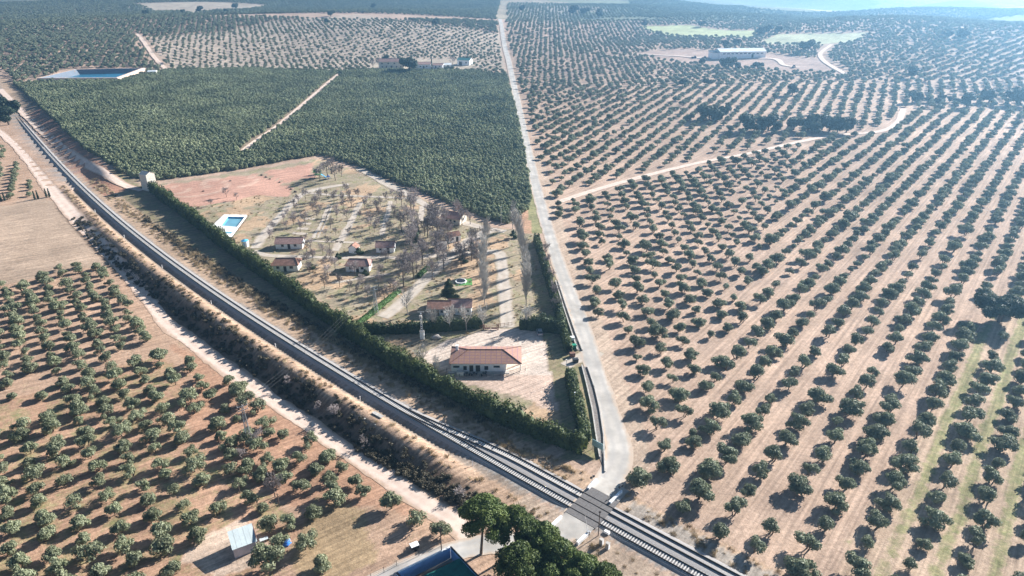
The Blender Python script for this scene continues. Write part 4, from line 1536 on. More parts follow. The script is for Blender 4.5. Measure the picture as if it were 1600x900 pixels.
xs_ = [1098, 1108, 1118, 1128, 1165, 1178, 1190, 1200, 1212, 1240, 1262, 1272, 1284, 1296, 1308, 1322]
for k, x in enumerate(xs_):
    far_tree((x, (186 if x < 1140 else 203) + (k % 3) * 2 + (4 if x == 1322 else 0)), 1.55 + .4 * math.sin(k * 2.1), 'dark bushy tree, %s from the left in the dark line above the side track' % ordinal(k + 1), 'dark trees above the side track', k)
for k, (px, s, lab) in enumerate([((1238, 148), 1.1, 'lone dark tree in the olives below the warehouse'), ((1105, 134), .9, 'lone dark tree in the olives, left below the warehouse'), ((1066, 134), .8, 'small lone dark tree in the olives near the road'),
                                  ((1138, 109), 1.5, 'larger of the dark trees in front of the warehouse'), ((1152, 109), .9, 'small dark tree next to the larger one in front of the warehouse'), ((1183, 108), 1.0, 'dark tree on the bare field right in front of the warehouse'),
                                  ((1095, 101), .8, 'dark bush at the left corner of the bare field'), ((1262, 82), 1.7, 'dark broad tree right of the warehouse'), ((1132, 76), 1.2, 'dark tree behind the left end of the warehouse'), ((1150, 70), 1.0, 'dark tree behind the warehouse roof'),
                                  ((1186, 56), 1.4, 'left dark tree between the two green fields'), ((1200, 53), 1.4, 'right dark tree between the two green fields'), ((1215, 52), 1.1, 'small dark tree at the right green field'),
                                  ((1095, 42), 1.2, 'dark tree at the top edge of the left green field'), ((1006, 42), 1.2, 'dark tree at the left end of the left green field'),
                                  ((816, 18), 1.3, 'dark tree on the pale field at the top centre'), ((895, 24), 2.0, 'leftmost dark tree at the top right of the road'), ((912, 24), 1.8, 'second dark tree at the top right of the road'), ((935, 28), 1.8, 'third dark tree at the top right of the road'),
                                  ((681, 40), 1.1, 'lone dark tree on the pale green slope left of the road'), ((583, 14), 1.2, 'lone dark tree at the top, left of centre'), ((517, 26), 1.2, 'dark tree above the pale left orchard, right one'), ((510, 37), .9, 'dark tree above the pale left orchard, lower one'),
                                  ((368, 14), 1.3, 'dark tree on the skyline field, right of the pale strip'), ((312, 20), 1.3, 'dark tree, largest of the left skyline trees'), ((285, 21), .9, 'dark tree left of the largest skyline tree'), ((354, 21), .9, 'small dark tree right of the largest skyline tree'), ((228, 24), 1.0, 'leftmost dark skyline tree'),
                                  ((1510, 168), 1.3, 'dark tree in the hedge line at the far right, left one'), ((1590, 165), 1.8, 'dark tree in the hedge line at the far right edge'), ((1545, 160), 1.3, 'dark tree in the hedge line at the far right, middle one'), ((1425, 160), 1.1, 'dark tree at the top of the side track'), ((1425, 122), 1.2, 'dark bush in the far right olive rows'),
                                  ((1480, 60), 1.3, 'hazy dark tree in the upper right olives, left one'), ((1505, 62), 1.6, 'hazy dark tree in the upper right olives, right one'), ((8, 186), 1.8, 'dark tree at the left edge beside the railway'), ((14, 195), 1.5, 'dark lower tree at the left edge beside the railway')]):
    far_tree(px, s * 1.3, lab, 'lone trees in the fields', k)
for k, (x0, y0) in enumerate([(1425 + 11 * j, 158 + (j % 3) * 2) for j in range(7)]):
    far_tree((x0 + 14, y0), .8, 'bush, %s from the left in the hedge line across the far right' % ordinal(k + 1), 'hedge line far right', k, 'far_bush')

# scrub and dry grass nobody could count
SCR = source_collection('scrub_source', [crown_mesh('scrub_clump', [(r_ * .3, -r_ * .2, .45, .65, .6, .55), (-.4, .2, .4, .5, .55, .45)], 16, .2, M['scrub'], 700 + k, core=.6, tilt=1.2) for k, r_ in enumerate((.5, 1.0, 1.5, .2))])
gv = []
for k in range(3):
    rng = np.random.default_rng(720 + k)
    n = 46
    b = rng.normal(0, .28, (n, 2))
    V, F = [], []
    for i in range(n):
        h = rng.uniform(.35, .8)
        lx, ly = rng.normal(0, .25, 2)
        V += [(b[i, 0] - .05, b[i, 1], 0), (b[i, 0] + .05, b[i, 1] + .02, 0), (b[i, 0] + lx, b[i, 1] + ly, h)]
        F.append((3 * i, 3 * i + 1, 3 * i + 2))
    gv.append(raw_mesh('grass_tuft', V, F, M['drygrass']))
GRS = source_collection('tuft_source', gv)


def along(s0, s1, d0, d1, n, seed, smooth_peak=False):
    rng = np.random.default_rng(seed)
    s = rng.uniform(s0, s1, n)
    d = rng.normal((d0 + d1) / 2, (d1 - d0) / 3.2, n) if smooth_peak else rng.uniform(d0, d1, n)
    x, y = rail_xy(s, d)
    return np.column_stack([x, y, ground_h(x, y) - .05])


bk = np.concatenate([along(16, 280, 9.8, 14.5, 560, 1), along(62, 200, 7.8, 9.6, 70, 2), along(18, 62, 12.5, 15.6, 200, 3)])
rr = np.random.default_rng(8)
scatter('bank_scrub', 'dark tangled scrub covering the shaded railway bank', 'scrub', bk, rr.uniform(.4, 1.25, len(bk)) , rr.uniform(0, 6.28, len(bk)), rr.integers(0, 4, len(bk)), SCR)
tg = np.concatenate([along(14, 330, 5.6, 8.4, 260, 4), along(10, 330, -10.5, -5.2, 900, 5), along(30, 230, -11.5, -8.5, 1200, 6), along(-60, 12, -11, -6.5, 110, 7), along(-40, 14, 4.5, 9, 70, 9)])
xr, yr = tg[:, 0], tg[:, 1]
tg = tg[(line_dist(xr, yr, ROAD) > 5) & (line_dist(xr, yr, ROAD_S) > 5)]
scatter('dry_grass', 'dry straw-coloured grass tufts along both sides of the railway', 'grass', tg, rr.uniform(.5, 1.5, len(tg)), rr.uniform(0, 6.28, len(tg)), rr.integers(0, 3, len(tg)), GRS)
sh = along(35, 260, -12.0, -9.0, 230, 10)
scatter('trackside_shrubs', 'low dry shrubs between the railway and the long hedge', 'shrubs', sh, rr.uniform(.5, 1.3, len(sh)), rr.uniform(0, 6.28, len(sh)), rr.integers(0, 4, len(sh)), SCR)
cg = []
rng = np.random.default_rng(15)
for _ in range(2600):
    cg.append((rng.uniform(-150, 20), rng.uniform(170, 340)))
cg = np.array(cg)
kk = in_poly(cg[:, 0], cg[:, 1], CAMP) & ~in_poly(cg[:, 0], cg[:, 1], YARD) & ~in_poly(cg[:, 0], cg[:, 1], ARENA) & ~in_poly(cg[:, 0], cg[:, 1], ARENA2)
for q in paths_w:
    kk &= line_dist(cg[:, 0], cg[:, 1], q) > 2.6
pool_c = P(357, 354)
kk &= np.hypot(cg[:, 0] - pool_c.x, cg[:, 1] - pool_c.y) > 14
cg = cg[kk]
scatter('campsite_grass', 'dry grass and leaf litter over the campsite', 'grass', np.column_stack([cg, ground_h(cg[:, 0], cg[:, 1])]), rr.uniform(.4, .9, len(cg)), rr.uniform(0, 6.28, len(cg)), rr.integers(0, 3, len(cg)), GRS)


# ------------------------------------------------------------------ buildings
def gable_roof(t, w, d, h, rise, over, mt, hip=0.0, name='roof', rmat=None):
    """ridge along local x; hip = how far the ridge ends are drawn in"""
    hx, hy = w / 2 + over, d / 2 + over
    z0, z1 = h - over * rise / (d / 2) * .6, h + rise
    rx = hx - hip
    th = .14
    V = [(-hx, -hy, z0), (hx, -hy, z0), (hx, hy, z0), (-hx, hy, z0), (-rx, 0, z1), (rx, 0, z1)]
    V += [(x, y, z - th) for x, y, z in V]
    F = [(0, 1, 5, 4), (2, 3, 4, 5), (1, 2, 5), (3, 0, 4)]
    if hip <= 0:
        F = F[:2] + [(1, 2, 8, 11, 7) if False else (1, 5, 11, 7), (5, 2, 8, 11), (3, 4, 10, 9), (4, 0, 6, 10)]
    F += [(10, 11, 7, 6), (11, 10, 9, 8), (0, 6, 7, 1), (2, 8, 9, 3)]
    if hip > 0:
        F += [(1, 7, 8, 2), (3, 9, 6, 0), (11, 8, 7), (10, 6, 9)]
    rf = MB().add(V, F).build(name, mt, t)
    rb = MB().tube((-rx, 0, z1 + .02), (rx, 0, z1 + .02), .11, .11, 6)
    if hip > 0:
        for sx in (-1, 1):
            for sy in (-1, 1):
                rb.tube((sx * rx, 0, z1 + .02), (sx * hx, sy * hy, z0 + .03), .1, .1, 6)
    rb.build('ridge_tiles', rmat or M['ridge'], rf)
    return rf


def opening(t, kind, x, y, z, w, h, face, mt=None, sill=True):
    """a window or door on wall 'face' ('f' front -y, 'b' back, 'l' left, 'r' right), proud frame and recessed pane"""
    ax = {'f': (0, -1), 'b': (0, 1), 'l': (-1, 0), 'r': (1, 0)}[face]
    if ax[0] == 0:
        fr, pn, si = (w + .16, .10, h + .16), (w, .06, h), (w + .3, .2, .07)
    else:
        fr, pn, si = (.10, w + .16, h + .16), (.06, w, h), (.2, w + .3, .07)
    o = MB().box((x, y, z), fr).build(kind, M['concrete'] if kind == 'window' else M['door'], t)
    MB().box((x + ax[0] * .045, y + ax[1] * .045, z), pn).build('pane' if kind == 'window' else 'leaf', mt or (M['glass'] if kind == 'window' else M['door']), o)
    if kind == 'window' and sill:
        MB().box((x + ax[0] * .08, y + ax[1] * .08, z - h / 2 - .1), si).build('sill', M['white'], o)
    return o


def house(name, label, px, w, d, h, rise, rz, roof, wall, hip=0.0, over=.35, wins=(), doors=(), chimney=None, up=0):
    """px: photo position of the middle of the front wall's foot"""
    p = P(*px)
    t = thing(name, label, 'building', (p.x - math.sin(rz) * d / 2, p.y + math.cos(rz) * d / 2, p.z), rz)
    wl = MB().box((0, 0, h / 2 - .2), (w, d, h + .4))
    if hip <= 0:
        for sx in (-1, 1):
            x = sx * (w / 2 - .08)
            V = [(x - .08, -d / 2, h), (x - .08, d / 2, h), (x - .08, 0, h + rise - .16), (x + .08, -d / 2, h), (x + .08, d / 2, h), (x + .08, 0, h + rise - .16)]
            wl.add(V, [(0, 1, 2), (5, 4, 3), (0, 2, 5, 3), (2, 1, 4, 5), (1, 0, 3, 4)])
    wl.build('wall', wall, t)
    rf = gable_roof(t, w, d, h, rise, over, roof, hip)
    if chimney:
        MB().box((chimney[0], chimney[1], h + rise * .75), (.6, .6, 1.5)).box((chimney[0], chimney[1], h + rise * .75 + .8), (.75, .75, .1)).build('chimney', M['white'], rf)
    for (x, z, ww, hh, f) in wins:
        yy = {'f': -d / 2, 'b': d / 2}.get(f, x)
        xx = x if f in 'fb' else (w / 2 if f == 'r' else -w / 2)
        opening(t, 'window', xx, yy, z, ww, hh, f)
    for (x, ww, hh, f) in doors:
        yy = {'f': -d / 2, 'b': d / 2}.get(f, x)
        xx = x if f in 'fb' else (w / 2 if f == 'r' else -w / 2)
        opening(t, 'door', xx, yy, hh / 2 + .02, ww, hh, f)
    return t


# restaurant in the yard
a, b = P(705.5, 581), P(790.5, 581)
w_ = b.x - a.x
rest = house('restaurant', 'white single-storey restaurant with hipped terracotta roof in the sandy yard', ((705.5 + 790.5) / 2, 581), w_, 8.4, 3.3, 1.7, 0.0, M['tile_main'], M['white'], hip=4.4, over=.6,
             wins=[(-6.4, 1.75, 1.7, .55, 'f'), (-3.9, 1.3, .9, 1.3, 'f'), (2.2, 1.35, 1.0, 1.2, 'f'), (5.2, 1.8, 1.7, .55, 'f'), (-2.0, 1.5, 1.4, 1.0, 'r'), (2.0, 1.5, 1.4, 1.0, 'r'), (0, 1.5, 1.4, 1.0, 'l')],
             doors=[(-2.1, .95, 2.1, 'f'), (-.2, 1.1, 2.1, 'f')], chimney=(-w_ / 2 + .9, 1.6))
# the porch roof at the right end stands on posts
pc = rest.location
t = rest
MB().box((w_ / 2 + 2.2, -.0, 3.1), (4.6, 8.0, .12)).build('porch_ceiling', M['white'], t)
for y in (-3.7, 0, 3.7):
    MB().box((w_ / 2 + 4.2, y, 1.4), (.22, .22, 2.9)).build('porch_post', M['white'], t)
for ch in list(t.children):
    if ch.name.split('.')[0] == 'roof':
        ch.location.x = 2.0
        ch.scale.x = (w_ + 4.0 + 1.8) / (w_ + 1.8)
MB().tube((-w_ / 2 + 1.4, 2.2, 3.4), (-w_ / 2 + 1.4, 2.2, 5.8), .04, .03, 6).box((-w_ / 2 + 1.4, 2.2, 5.5), (.8, .05, .05)).build('antenna', M['metal'], t)
MB().box((0, -4.75, .05), (w_ + 2, 1.1, .22)).build('plinth_step', M['concrete'], t)
# railing in front of it
f0 = thing('terrace_railing', 'low dark railing around the terrace in front of the restaurant', 'railing', (pc.x, pc.y - 4.2, pc.z))
path = [(-w_ / 2 - 1.4, 1.0), (-w_ / 2 - 1.4, -2.6), (w_ / 2 + .3, -2.6), (w_ / 2 + 5.6, .6)]
for (q0, q1) in zip(path[:-1], path[1:]):
    n = max(1, int(math.hypot(q1[0] - q0[0], q1[1] - q0[1]) / 1.9))
    for k in range(n + 1):
        f = k / n
        MB().box((q0[0] + (q1[0] - q0[0]) * f, q0[1] + (q1[1] - q0[1]) * f, .5), (.09, .09, 1.0)).build('post', M['darkmetal'], f0)
    for z in (.45, .95):
        MB().tube((*q0, z), (*q1, z), .035, .035, 6).build('rail', M['darkmetal'], f0)
t = thing('white_container', 'white box container at the left front of the restaurant', 'container', (pc.x - 5.2, pc.y - 6.0, pc.z))
MB().box((0, 0, .65), (1.9, 1.0, 1.2)).build('container_body', M['white'], t)
MB().box((0, 0, 1.29), (2.0, 1.1, .08)).build('container_lid', M['concrete'], t)
for k, (x, y) in enumerate([(-3.2, -6.4), (-1.2, -6.3), (1.4, -6.4)]):
    t = thing('terrace_table', 'dark terrace table with two chairs, %s from the left in front of the restaurant' % ordinal(k + 1), 'table', (pc.x + x * 1.05, pc.y + y + .5, pc.z), k * .4, 'terrace tables')
    MB().box((0, 0, .74), (.8, .8, .05)).build('table_top', M['darkmetal'], t)
    MB().tube((0, 0, 0), (0, 0, .74), .05, .05, 6).build('leg', M['darkmetal'], t)
    for sx in (-1, 1):
        MB().box((sx * .75, 0, .43), (.42, .42, .06)).box((sx * .95, 0, .7), (.05, .42, .5)).box((sx * .75, 0, .2), (.36, .36, .4)).build('chair', M['darkmetal'], t)

# campsite cabins
house('cabin', 'white cabin with pink-red tiled roof, upper left of the campsite', (452, 389), 10.5, 5.5, 2.5, 1.5, math.radians(3), M['tile_pink'], M['white'], 0, .4, [(-2.5, 1.5, 1.0, .9, 'f'), (2.5, 1.5, 1.0, .9, 'f'), (0, 1.5, 1.0, .9, 'r')], [(0, .9, 2.0, 'f')])
house('cabin', 'white cabin with bright terracotta hipped roof close to the long hedge', (446, 424), 9.6, 5.5, 2.7, 1.6, math.radians(2), M['tile'], M['white'], 1.6, .4, [(-2.6, 1.6, 1.0, .9, 'f'), (2.4, 1.6, 1.2, .9, 'f')], [(0, .9, 2.0, 'f')])
house('cabin', 'white cabin with dull red hipped roof in the middle of the campsite', (559, 425), 8.8, 5.5, 2.7, 1.6, math.radians(-2), M['tile_pink'], M['white'], 1.6, .4, [(-2.4, 1.6, 1.2, .9, 'f'), (1.8, 1.6, 1.0, .9, 'f'), (0, 1.6, 1.0, .9, 'r')], [(.0, .9, 2.0, 'f')])
house('small_cabin', 'tiny white hut with red roof among the trees', (560, 394), 3.0, 3.4, 2.4, 1.2, math.radians(80), M['tile'], M['white'], 0, .3, [(0, 1.4, .7, .7, 'f')], [(0, .8, 1.9, 'r')])
house('cabin', 'white cabin with pale red gabled roof right of the tiny hut', (602, 395), 7.0, 5.0, 2.5, 1.5, math.radians(2), M['tile_pink'], M['white'], 0, .4, [(-1.8, 1.5, .9, .8, 'f'), (0, 1.5, .9, .8, 'r')], [(1.2, .9, 2.0, 'f')])
house('white_house', 'white house with dark roof at the foot of the bare tree clump', (711, 378), 5.2, 4.2, 2.7, 1.0, math.radians(28), M['ridge'], M['white'], 0, .25, [(-1, 1.5, .8, .8, 'f'), (0, 1.5, .8, .8, 'r')], [(1, .9, 2.0, 'f')])
house('pink_roofed_house', 'house with pink tiled roof half hidden behind bare trees', (704, 350), 9.0, 7.0, 2.8, 1.8, math.radians(-22), M['tile_pink'], M['cream'], 0, .4, [(-2, 1.5, 1, .9, 'f'), (2, 1.5, 1, .9, 'f'), (0, 1.5, 1, .9, 'r')], [(0, .9, 2.0, 'f')])
house('annex', 'pale low annex under the bare trees left of the white house', (690, 390), 4.4, 3.4, 2.3, .7, math.radians(10), M['concrete'], M['white'], 0, .2, [(1, 1.4, .8, .7, 'f')], [(-.8, .8, 1.9, 'f')])
house('long_building', 'long white building with weathered tiled roof behind the white-trunked poplars', (686, 493), 7.2, 5.6, 2.7, 1.5, 0.0, M['tile'], M['white'], 0, .4, [(-2, 1.5, .9, .8, 'f'), (1, 1.5, .9, .8, 'f')], [(-.4, .9, 2.0, 'f')])
house('long_building_wing', 'right wing of the long white building, roof slightly higher', (719, 492), 7.4, 6.0, 2.9, 1.6, 0.0, M['tile_pink'], M['white'], 0, .35, [(0, 1.5, 1.2, 1.0, 'f'), (2.4, 1.5, .9, .8, 'f'), (0, 1.5, 1.0, .9, 'r')], [(-2.2, .9, 2.0, 'f')])
house('stone_tower', 'tall pale windowless block at the corner of the dense grove', (228, 298), 5.2, 4.8, 8.2, 1.2, math.radians(-28), M['cream'], M['cream'], 0, .1, [(0, 4.6, .5, .6, 'r')], [(0, .9, 2.0, 'r')])
t = thing('kiosk', 'small round blue-white kiosk below the swimming pool', 'kiosk', P(384, 385))
MB().tube((0, 0, -.1), (0, 0, 2.6), 1.35, 1.35, 12).build('drum', M['white'], t)
MB().tube((0, 0, 2.6), (0, 0, 3.1), 1.5, .2, 12).build('cap', M['liner'], t)
MB().box((0, -1.33, 1.0), (.8, .1, 1.9)).build('door', M['blue'], t)

# swimming pool
q = [P(350.5, 337.5), P(386, 338), P(360, 373), P(327.5, 359)]
t = thing('swimming_pool', 'blue swimming pool in a white deck beside the long hedge', 'swimming pool', (0, 0, 0))
w4 = [P(357, 341), P(382.5, 341.5), P(370.5, 357), P(347, 355)]
DK = .75
V = [(v.x, v.y, -.2) for v in q] + [(v.x, v.y, DK) for v in q] + [(v.x, v.y, DK) for v in w4]
MB().add(V, [(k, (k + 1) % 4, 4 + (k + 1) % 4, 4 + k) for k in range(4)] + [(4 + k, 4 + (k + 1) % 4, 8 + (k + 1) % 4, 8 + k) for k in range(4)]).build('pool_deck', M['deckwhite'], t)
V = [(v.x, v.y, DK) for v in w4] + [(v.x, v.y, .0) for v in w4]
MB().add(V, [(k, (k + 1) % 4, 4 + (k + 1) % 4, 4 + k) for k in range(4)]).build('basin_wall', M['liner'], t)
MB().add([(v.x, v.y, .12) for v in w4], [(3, 2, 1, 0)]).build('water', M['water'], t)
k4 = W([(352, 364.5), (363, 365), (362, 367.5), (351, 367)])
MB().poly([(v.x, v.y) for v in k4][::-1], .3, DK + .02).build('paddling_pool', M['water'], t)
fn = thing('pool_fence', 'low brown fence along the right side of the pool deck', 'fence', (0, 0, 0))
e0, e1 = P(389, 339), P(361, 376)
for k in range(11):
    f = k / 10
    v = e0 + (e1 - e0) * f
    MB().box((v.x, v.y, .5), (.1, .1, 1.1)).build('post', M['pole'], fn)
for z in (.4, .95):
    MB().tube((e0.x, e0.y, z), (e1.x, e1.y, z), .06, .06, 5).build('rail', M['pole'], fn)
# small green pool
c = P(722, 441)
t = thing('lawn_pool', 'small dark pool with white rim on a bright green mat', 'pool', c, .1)
MB().box((.6, 0, .03), (6.0, 5.6, .08)).build('green_mat', M['lime'], t)
MB().tube((-.4, .2, .05), (-.4, .2, .55), 2.1, 2.1, 8).build('rim', M['white'], t)
MB().tube((-.4, .2, .5), (-.4, .2, .57), 1.75, 1.75, 8).build('water', M['glass'], t)
# play tower
c = P(497, 277)
t = thing('play_tower', 'bright green play tower by the red sandy ground', 'play tower', c)
for sx in (-1, 1):
    for sy in (-1, 1):
        MB().box((sx * 1.6, sy * 1.2, 1.4), (.15, .15, 3.0)).build('post', M['green'], t)
MB().box((0, 0, 1.6), (3.4, 2.6, .15)).build('platform', M['lime'], t)
MB().add([(-2, -1.5, 2.9), (2, -1.5, 2.9), (2, 1.5, 2.9), (-2, 1.5, 2.9), (-2, 0, 4), (2, 0, 4)], [(0, 1, 5, 4), (2, 3, 4, 5), (1, 2, 5), (3, 0, 4), (3, 2, 1, 0)]).build('canopy', M['lime'], t)
MB().add([(1.7, -.5, 1.7), (1.7, .5, 1.7), (4.4, .5, .1), (4.4, -.5, .1), (1.7, -.5, 1.55), (1.7, .5, 1.55), (4.4, .5, -.05), (4.4, -.5, -.05)], [(0, 3, 2, 1), (4, 5, 6, 7), (0, 4, 7, 3), (1, 2, 6, 5)]).build('slide', M['liner'], t)
for k, (px, c_) in enumerate((((513, 279), 'tarp'), ((682, 394), 'dirt'))):
    t = thing('play_equipment' if k == 0 else 'spring_rider', ['blue climbing frame right of the green play tower', 'small yellowish spring rider on the brown playground'][k], 'play equipment', P(*px))
    for a_ in range(5):
        MB().tube((1.6 * math.cos(a_ * 1.256), 1.6 * math.sin(a_ * 1.256), 0), (0, 0, 2.2 if k == 0 else .8), .07, .07, 6).build('bar', M[c_], t)
    MB().tube((0, 0, 1.0 if k == 0 else .5), (0, 0, 1.15 if k == 0 else .8), 1.0, .8, 8).build('seat_disc', M[c_], t)

# yard gate
c = P(767, 515)
t = thing('yard_gate', 'wide closed metal gate at the foot of the straight drive', 'gate', c)
for x in (-2.3, 2.3):
    MB().box((x, 0, .9), (.3, .3, 2.0)).build('gate_post', M['ridge'], t)
for x in (-1.1, 1.1):
    lf = MB().box((x, 0, 1.55), (2.0, .07, .07)).box((x, 0, .25), (2.0, .07, .07)).build('gate_leaf', M['tile_pink'], t)
    for j in range(9):
        MB().box((x - .9 + j * .225, 0, .9), (.04, .04, 1.3)).build('bar', M['tile_pink'], lf)
    MB().box((x, 0, .55), (1.9, .03, .55)).build('panel', M['tile_pink'], lf)
for q0, q1, lab in (((750, 513), (760, 514), 'short rail fence left of the yard gate'), ((776, 511), (800, 508), 'rail fence right of the yard gate')):
    e0, e1 = P(*q0), P(*q1)
    f0 = thing('rail_fence', lab, 'fence', (0, 0, 0))
    for k in range(5):
        v = e0 + (e1 - e0) * (k / 4)
        MB().box((v.x, v.y, .6), (.1, .1, 1.3)).build('post', M['ridge'], f0)
    for z in (.45, 1.0):
        MB().tube((e0.x, e0.y, z), (e1.x, e1.y, z), .05, .05, 5).build('rail', M['ridge'], f0)

# parked car
c = P(843, 521)
t = thing('parked_car', 'grey hatchback parked at the top of the sandy yard', 'car', c, math.radians(97))
sec = [(-2.0, .35, .55, .80), (-1.95, .35, .95, .84), (-1.55, .3, 1.0, .86), (-.6, .3, 1.02, .87), (.75, .3, 1.0, .87), (1.6, .3, .86, .85), (2.0, .32, .66, .78)]
V, F = [], []
for x, zb, zt, hy in sec:
    V += [(x, -hy, zb), (x, -hy, (zb + zt) / 2 + .08), (x, -hy * .93, zt), (x, hy * .93, zt), (x, hy, (zb + zt) / 2 + .08), (x, hy, zb)]
for i in range(len(sec) - 1):
    for j in range(6):
        F.append((i * 6 + j, i * 6 + (j + 1) % 6, (i + 1) * 6 + (j + 1) % 6, (i + 1) * 6 + j))
F += [(5, 4, 3, 2, 1, 0), tuple(range(36, 42))]
MB().add(V, F).build('body', M['carpaint'], t)
cab = [(-1.75, -.76, 1.0), (1.05, -.76, 1.0), (1.05, .76, 1.0), (-1.75, .76, 1.0), (-1.35, -.62, 1.5), (.35, -.62, 1.5), (.35, .62, 1.5), (-1.35, .62, 1.5)]
MB().add(cab, [(0, 1, 5, 4), (1, 2, 6, 5), (2, 3, 7, 6), (3, 0, 4, 7)]).build('window', M['glass'], t)
MB().box((-.5, 0, 1.52), (1.75, 1.28, .06)).build('roof', M['carpaint'], t)
for x in (-1.25, 1.25):
    for s in (-1, 1):
        wh = MB().tube((x, s * .74, .32), (x, s * .92, .32), .32, .32, 14).build('wheel', M['tyre'], t)
        MB().tube((x, s * .92, .32), (x, s * .935, .32), .19, .19, 10).build('rim', M['metal'], wh)
for s in (-1, 1):
    MB().box((-2.0, s * .62, .8), (.06, .25, .16)).build('tail_light', M['lamp'], t)
    MB().box((1.93, s * .58, .68), (.1, .3, .13)).build('headlight', M['white'], t)

# rock in the yard
c = P(682, 528)
iv, jf = ico()
rg = np.random.default_rng(3)
o = link('boulder', raw_mesh('boulder', iv * np.array([1.7, 1.1, .7]) * (1 + .1 * rg.normal(0, 1, (len(iv), 1))), jf, M['rock']), None, (c.x, c.y, c.z + .25))
tag(o, 'flat pale boulder beside the transformer pole', 'boulder')
for k, (px, s) in enumerate([((409, 274), .6), ((416, 277), .6), ((422, 280), .5), ((437, 285), .5), ((455, 296), .6), ((462, 300), .7), ((360, 283), .5), ((318, 299), .5)]):
    c = P(*px)
    o = link('boulder', raw_mesh('boulder', iv * np.array([1.3, 1.0, .8]) * s * (1 + .12 * rg.normal(0, 1, (len(iv), 1))), jf, M['bark']), None, (c.x, c.y, c.z + .1))
    tag(o, 'dark stone, %s from the left on the red sandy ground' % ordinal(1 + sorted([409, 416, 422, 437, 455, 462, 360, 318]).index(px[0])), 'stone', 'stones on the red ground')


# ------------------------------------------------------------------ masts, wires
def lattice_mast(name, label, px, H, w, mt):
    p = P(*px)
    t = thing(name, label, 'pylon', p, .6)
    n = 8
    for sx, sy in ((-1, -1), (1, -1), (1, 1), (-1, 1)):
        MB().tube((sx * w, sy * w, -.3), (sx * w * .3, sy * w * .3, H), .07, .05, 5).build('leg', mt, t)
    br = MB()
    for k in range(n):
        z0, z1 = H * k / n, H * (k + 1) / n
        a, b = w * (1 - .7 * k / n), w * (1 - .7 * (k + 1) / n)
        c4 = [(-1, -1), (1, -1), (1, 1), (-1, 1)]
        for j in range(4):
            p0, p1 = c4[j], c4[(j + 1) % 4]
            br.tube((p0[0] * a, p0[1] * a, z0), (p1[0] * b, p1[1] * b, z1), .04, .04, 4, False)
            br.tube((p1[0] * a, p1[1] * a, z0), (p0[0] * b, p0[1] * b, z1), .04, .04, 4, False)
    br.build('bracing', mt, t)
    for z in (H - .15, H - 1.3):
        am = MB().box((0, 0, z), (2.6, .16, .16)).build('cross_arm', mt, t)
        for x in (-1.2, 0, 1.2):
            MB().tube((x, 0, z + .1), (x, 0, z + .55), .08, .06, 6).build('insulator', M['insulator'], am)
    return p


A = lattice_mast('lattice_pylon', 'pale steel lattice pylon among the olives beside the dirt track', (390, 692), 11.5, .65, M['metal'])
B = lattice_mast('lattice_pylon', 'pale steel lattice pylon inside the campsite by the clipped hedge', (588, 490), 10.0, .6, M['metal'])
d = (B - A).normalized()
nrm_ = Vector((-d.y, d.x, 0))
for k in (-1, 0, 1):
    mb = MB()
    a0, b0 = A + Vector((0, 0, 11.7)) + nrm_ * 1.2 * k, B + Vector((0, 0, 10.2)) + nrm_ * 1.2 * k
    a0 = a0
    prev = None
    for j in range(25):
        f = j / 24
        v = a0 + (b0 - a0) * f
        v.z -= 2.0 * 4 * f * (1 - f)
        if prev is not None:
            mb.tube(prev, v, .016, .016, 4, False)
        prev = v
    tag(mb.build('overhead_wire', M['wire']), ['left', 'middle', 'right'][k + 1] + ' overhead wire strung between the two lattice pylons', 'wire', 'overhead wires')
p = P(660, 529)
t = thing('transformer_pole', 'steel transformer pole with white cabinet at its foot left of the yard', 'pole', p)
MB().box((0, 0, 1.3), (1.3, 1.1, 2.7)).build('cabinet', M['white'], t)
MB().box((0, 0, 2.7), (1.45, 1.25, .1)).build('cabinet_roof', M['concrete'], t)
for sx, sy in ((-1, -1), (1, -1), (1, 1), (-1, 1)):
    MB().tube((sx * .35, sy * .35, 0), (sx * .2, sy * .2, 9.6), .06, .05, 5).build('leg', M['metal'], t)
br = MB()
for k in range(9):
    br.box((0, 0, 2.9 + k * .75), (.55, .5, .06))
br.build('bracing', M['metal'], t)
MB().box((0, 0, 9.4), (2.2, .15, .15)).build('cross_arm', M['metal'], t)
MB().box((-.1, -.5, 7.9), (.9, .7, 1.0)).build('transformer', M['concrete'], t)
for px, H, lab in (((783, 352), 8.5, 'slim grey pole at the corner of the dense grove'), ((884, 590), 6.0, 'slim lamp post at the yard entrance'), ((897, 640), 5.5, 'slim lamp post in the lower roadside hedge')):
    t = thing('slim_pole', lab, 'pole', P(*px))
    MB().tube((0, 0, -.2), (0, 0, H), .1, .06, 7).build('shaft', M['metal'], t)
    MB().box((0, 0, H), (.4, .2, .1)).build('head', M['white'], t)
for px, H, lab in (((690, 862), 6.5, 'dark wooden pole beside the lower road, left of the tall pine'), ((436, 788), 3.2, 'short wooden post above the metal shed'), ((375, 770), 3.0, 'short wooden post left of the bare almond')):
    t = thing('wooden_pole', lab, 'pole', P(*px))
    MB().tube((0, 0, -.2), (0, 0, H), .12, .09, 7).build('shaft', M['pole'], t)
    MB().box((0, 0, H - .2), (.6, .08, .08)).build('cross_piece', M['pole'], t)
for k, s in enumerate(np.arange(30, 330, 42)):
    x, y = rail_xy(s, 3.9)
    t = thing('trackside_marker', 'small white marker post, %s along the track from the crossing' % ordinal(k + 1), 'marker post', (float(x), float(y), float(ground_h(x, y))), 0, 'marker posts of the railway')
    MB().box((0, 0, .7), (.12, .12, 1.5)).build('post', M['white'], t)
    MB().box((0, 0, 1.4), (.35, .05, .3)).build('plate', M['white'], t)


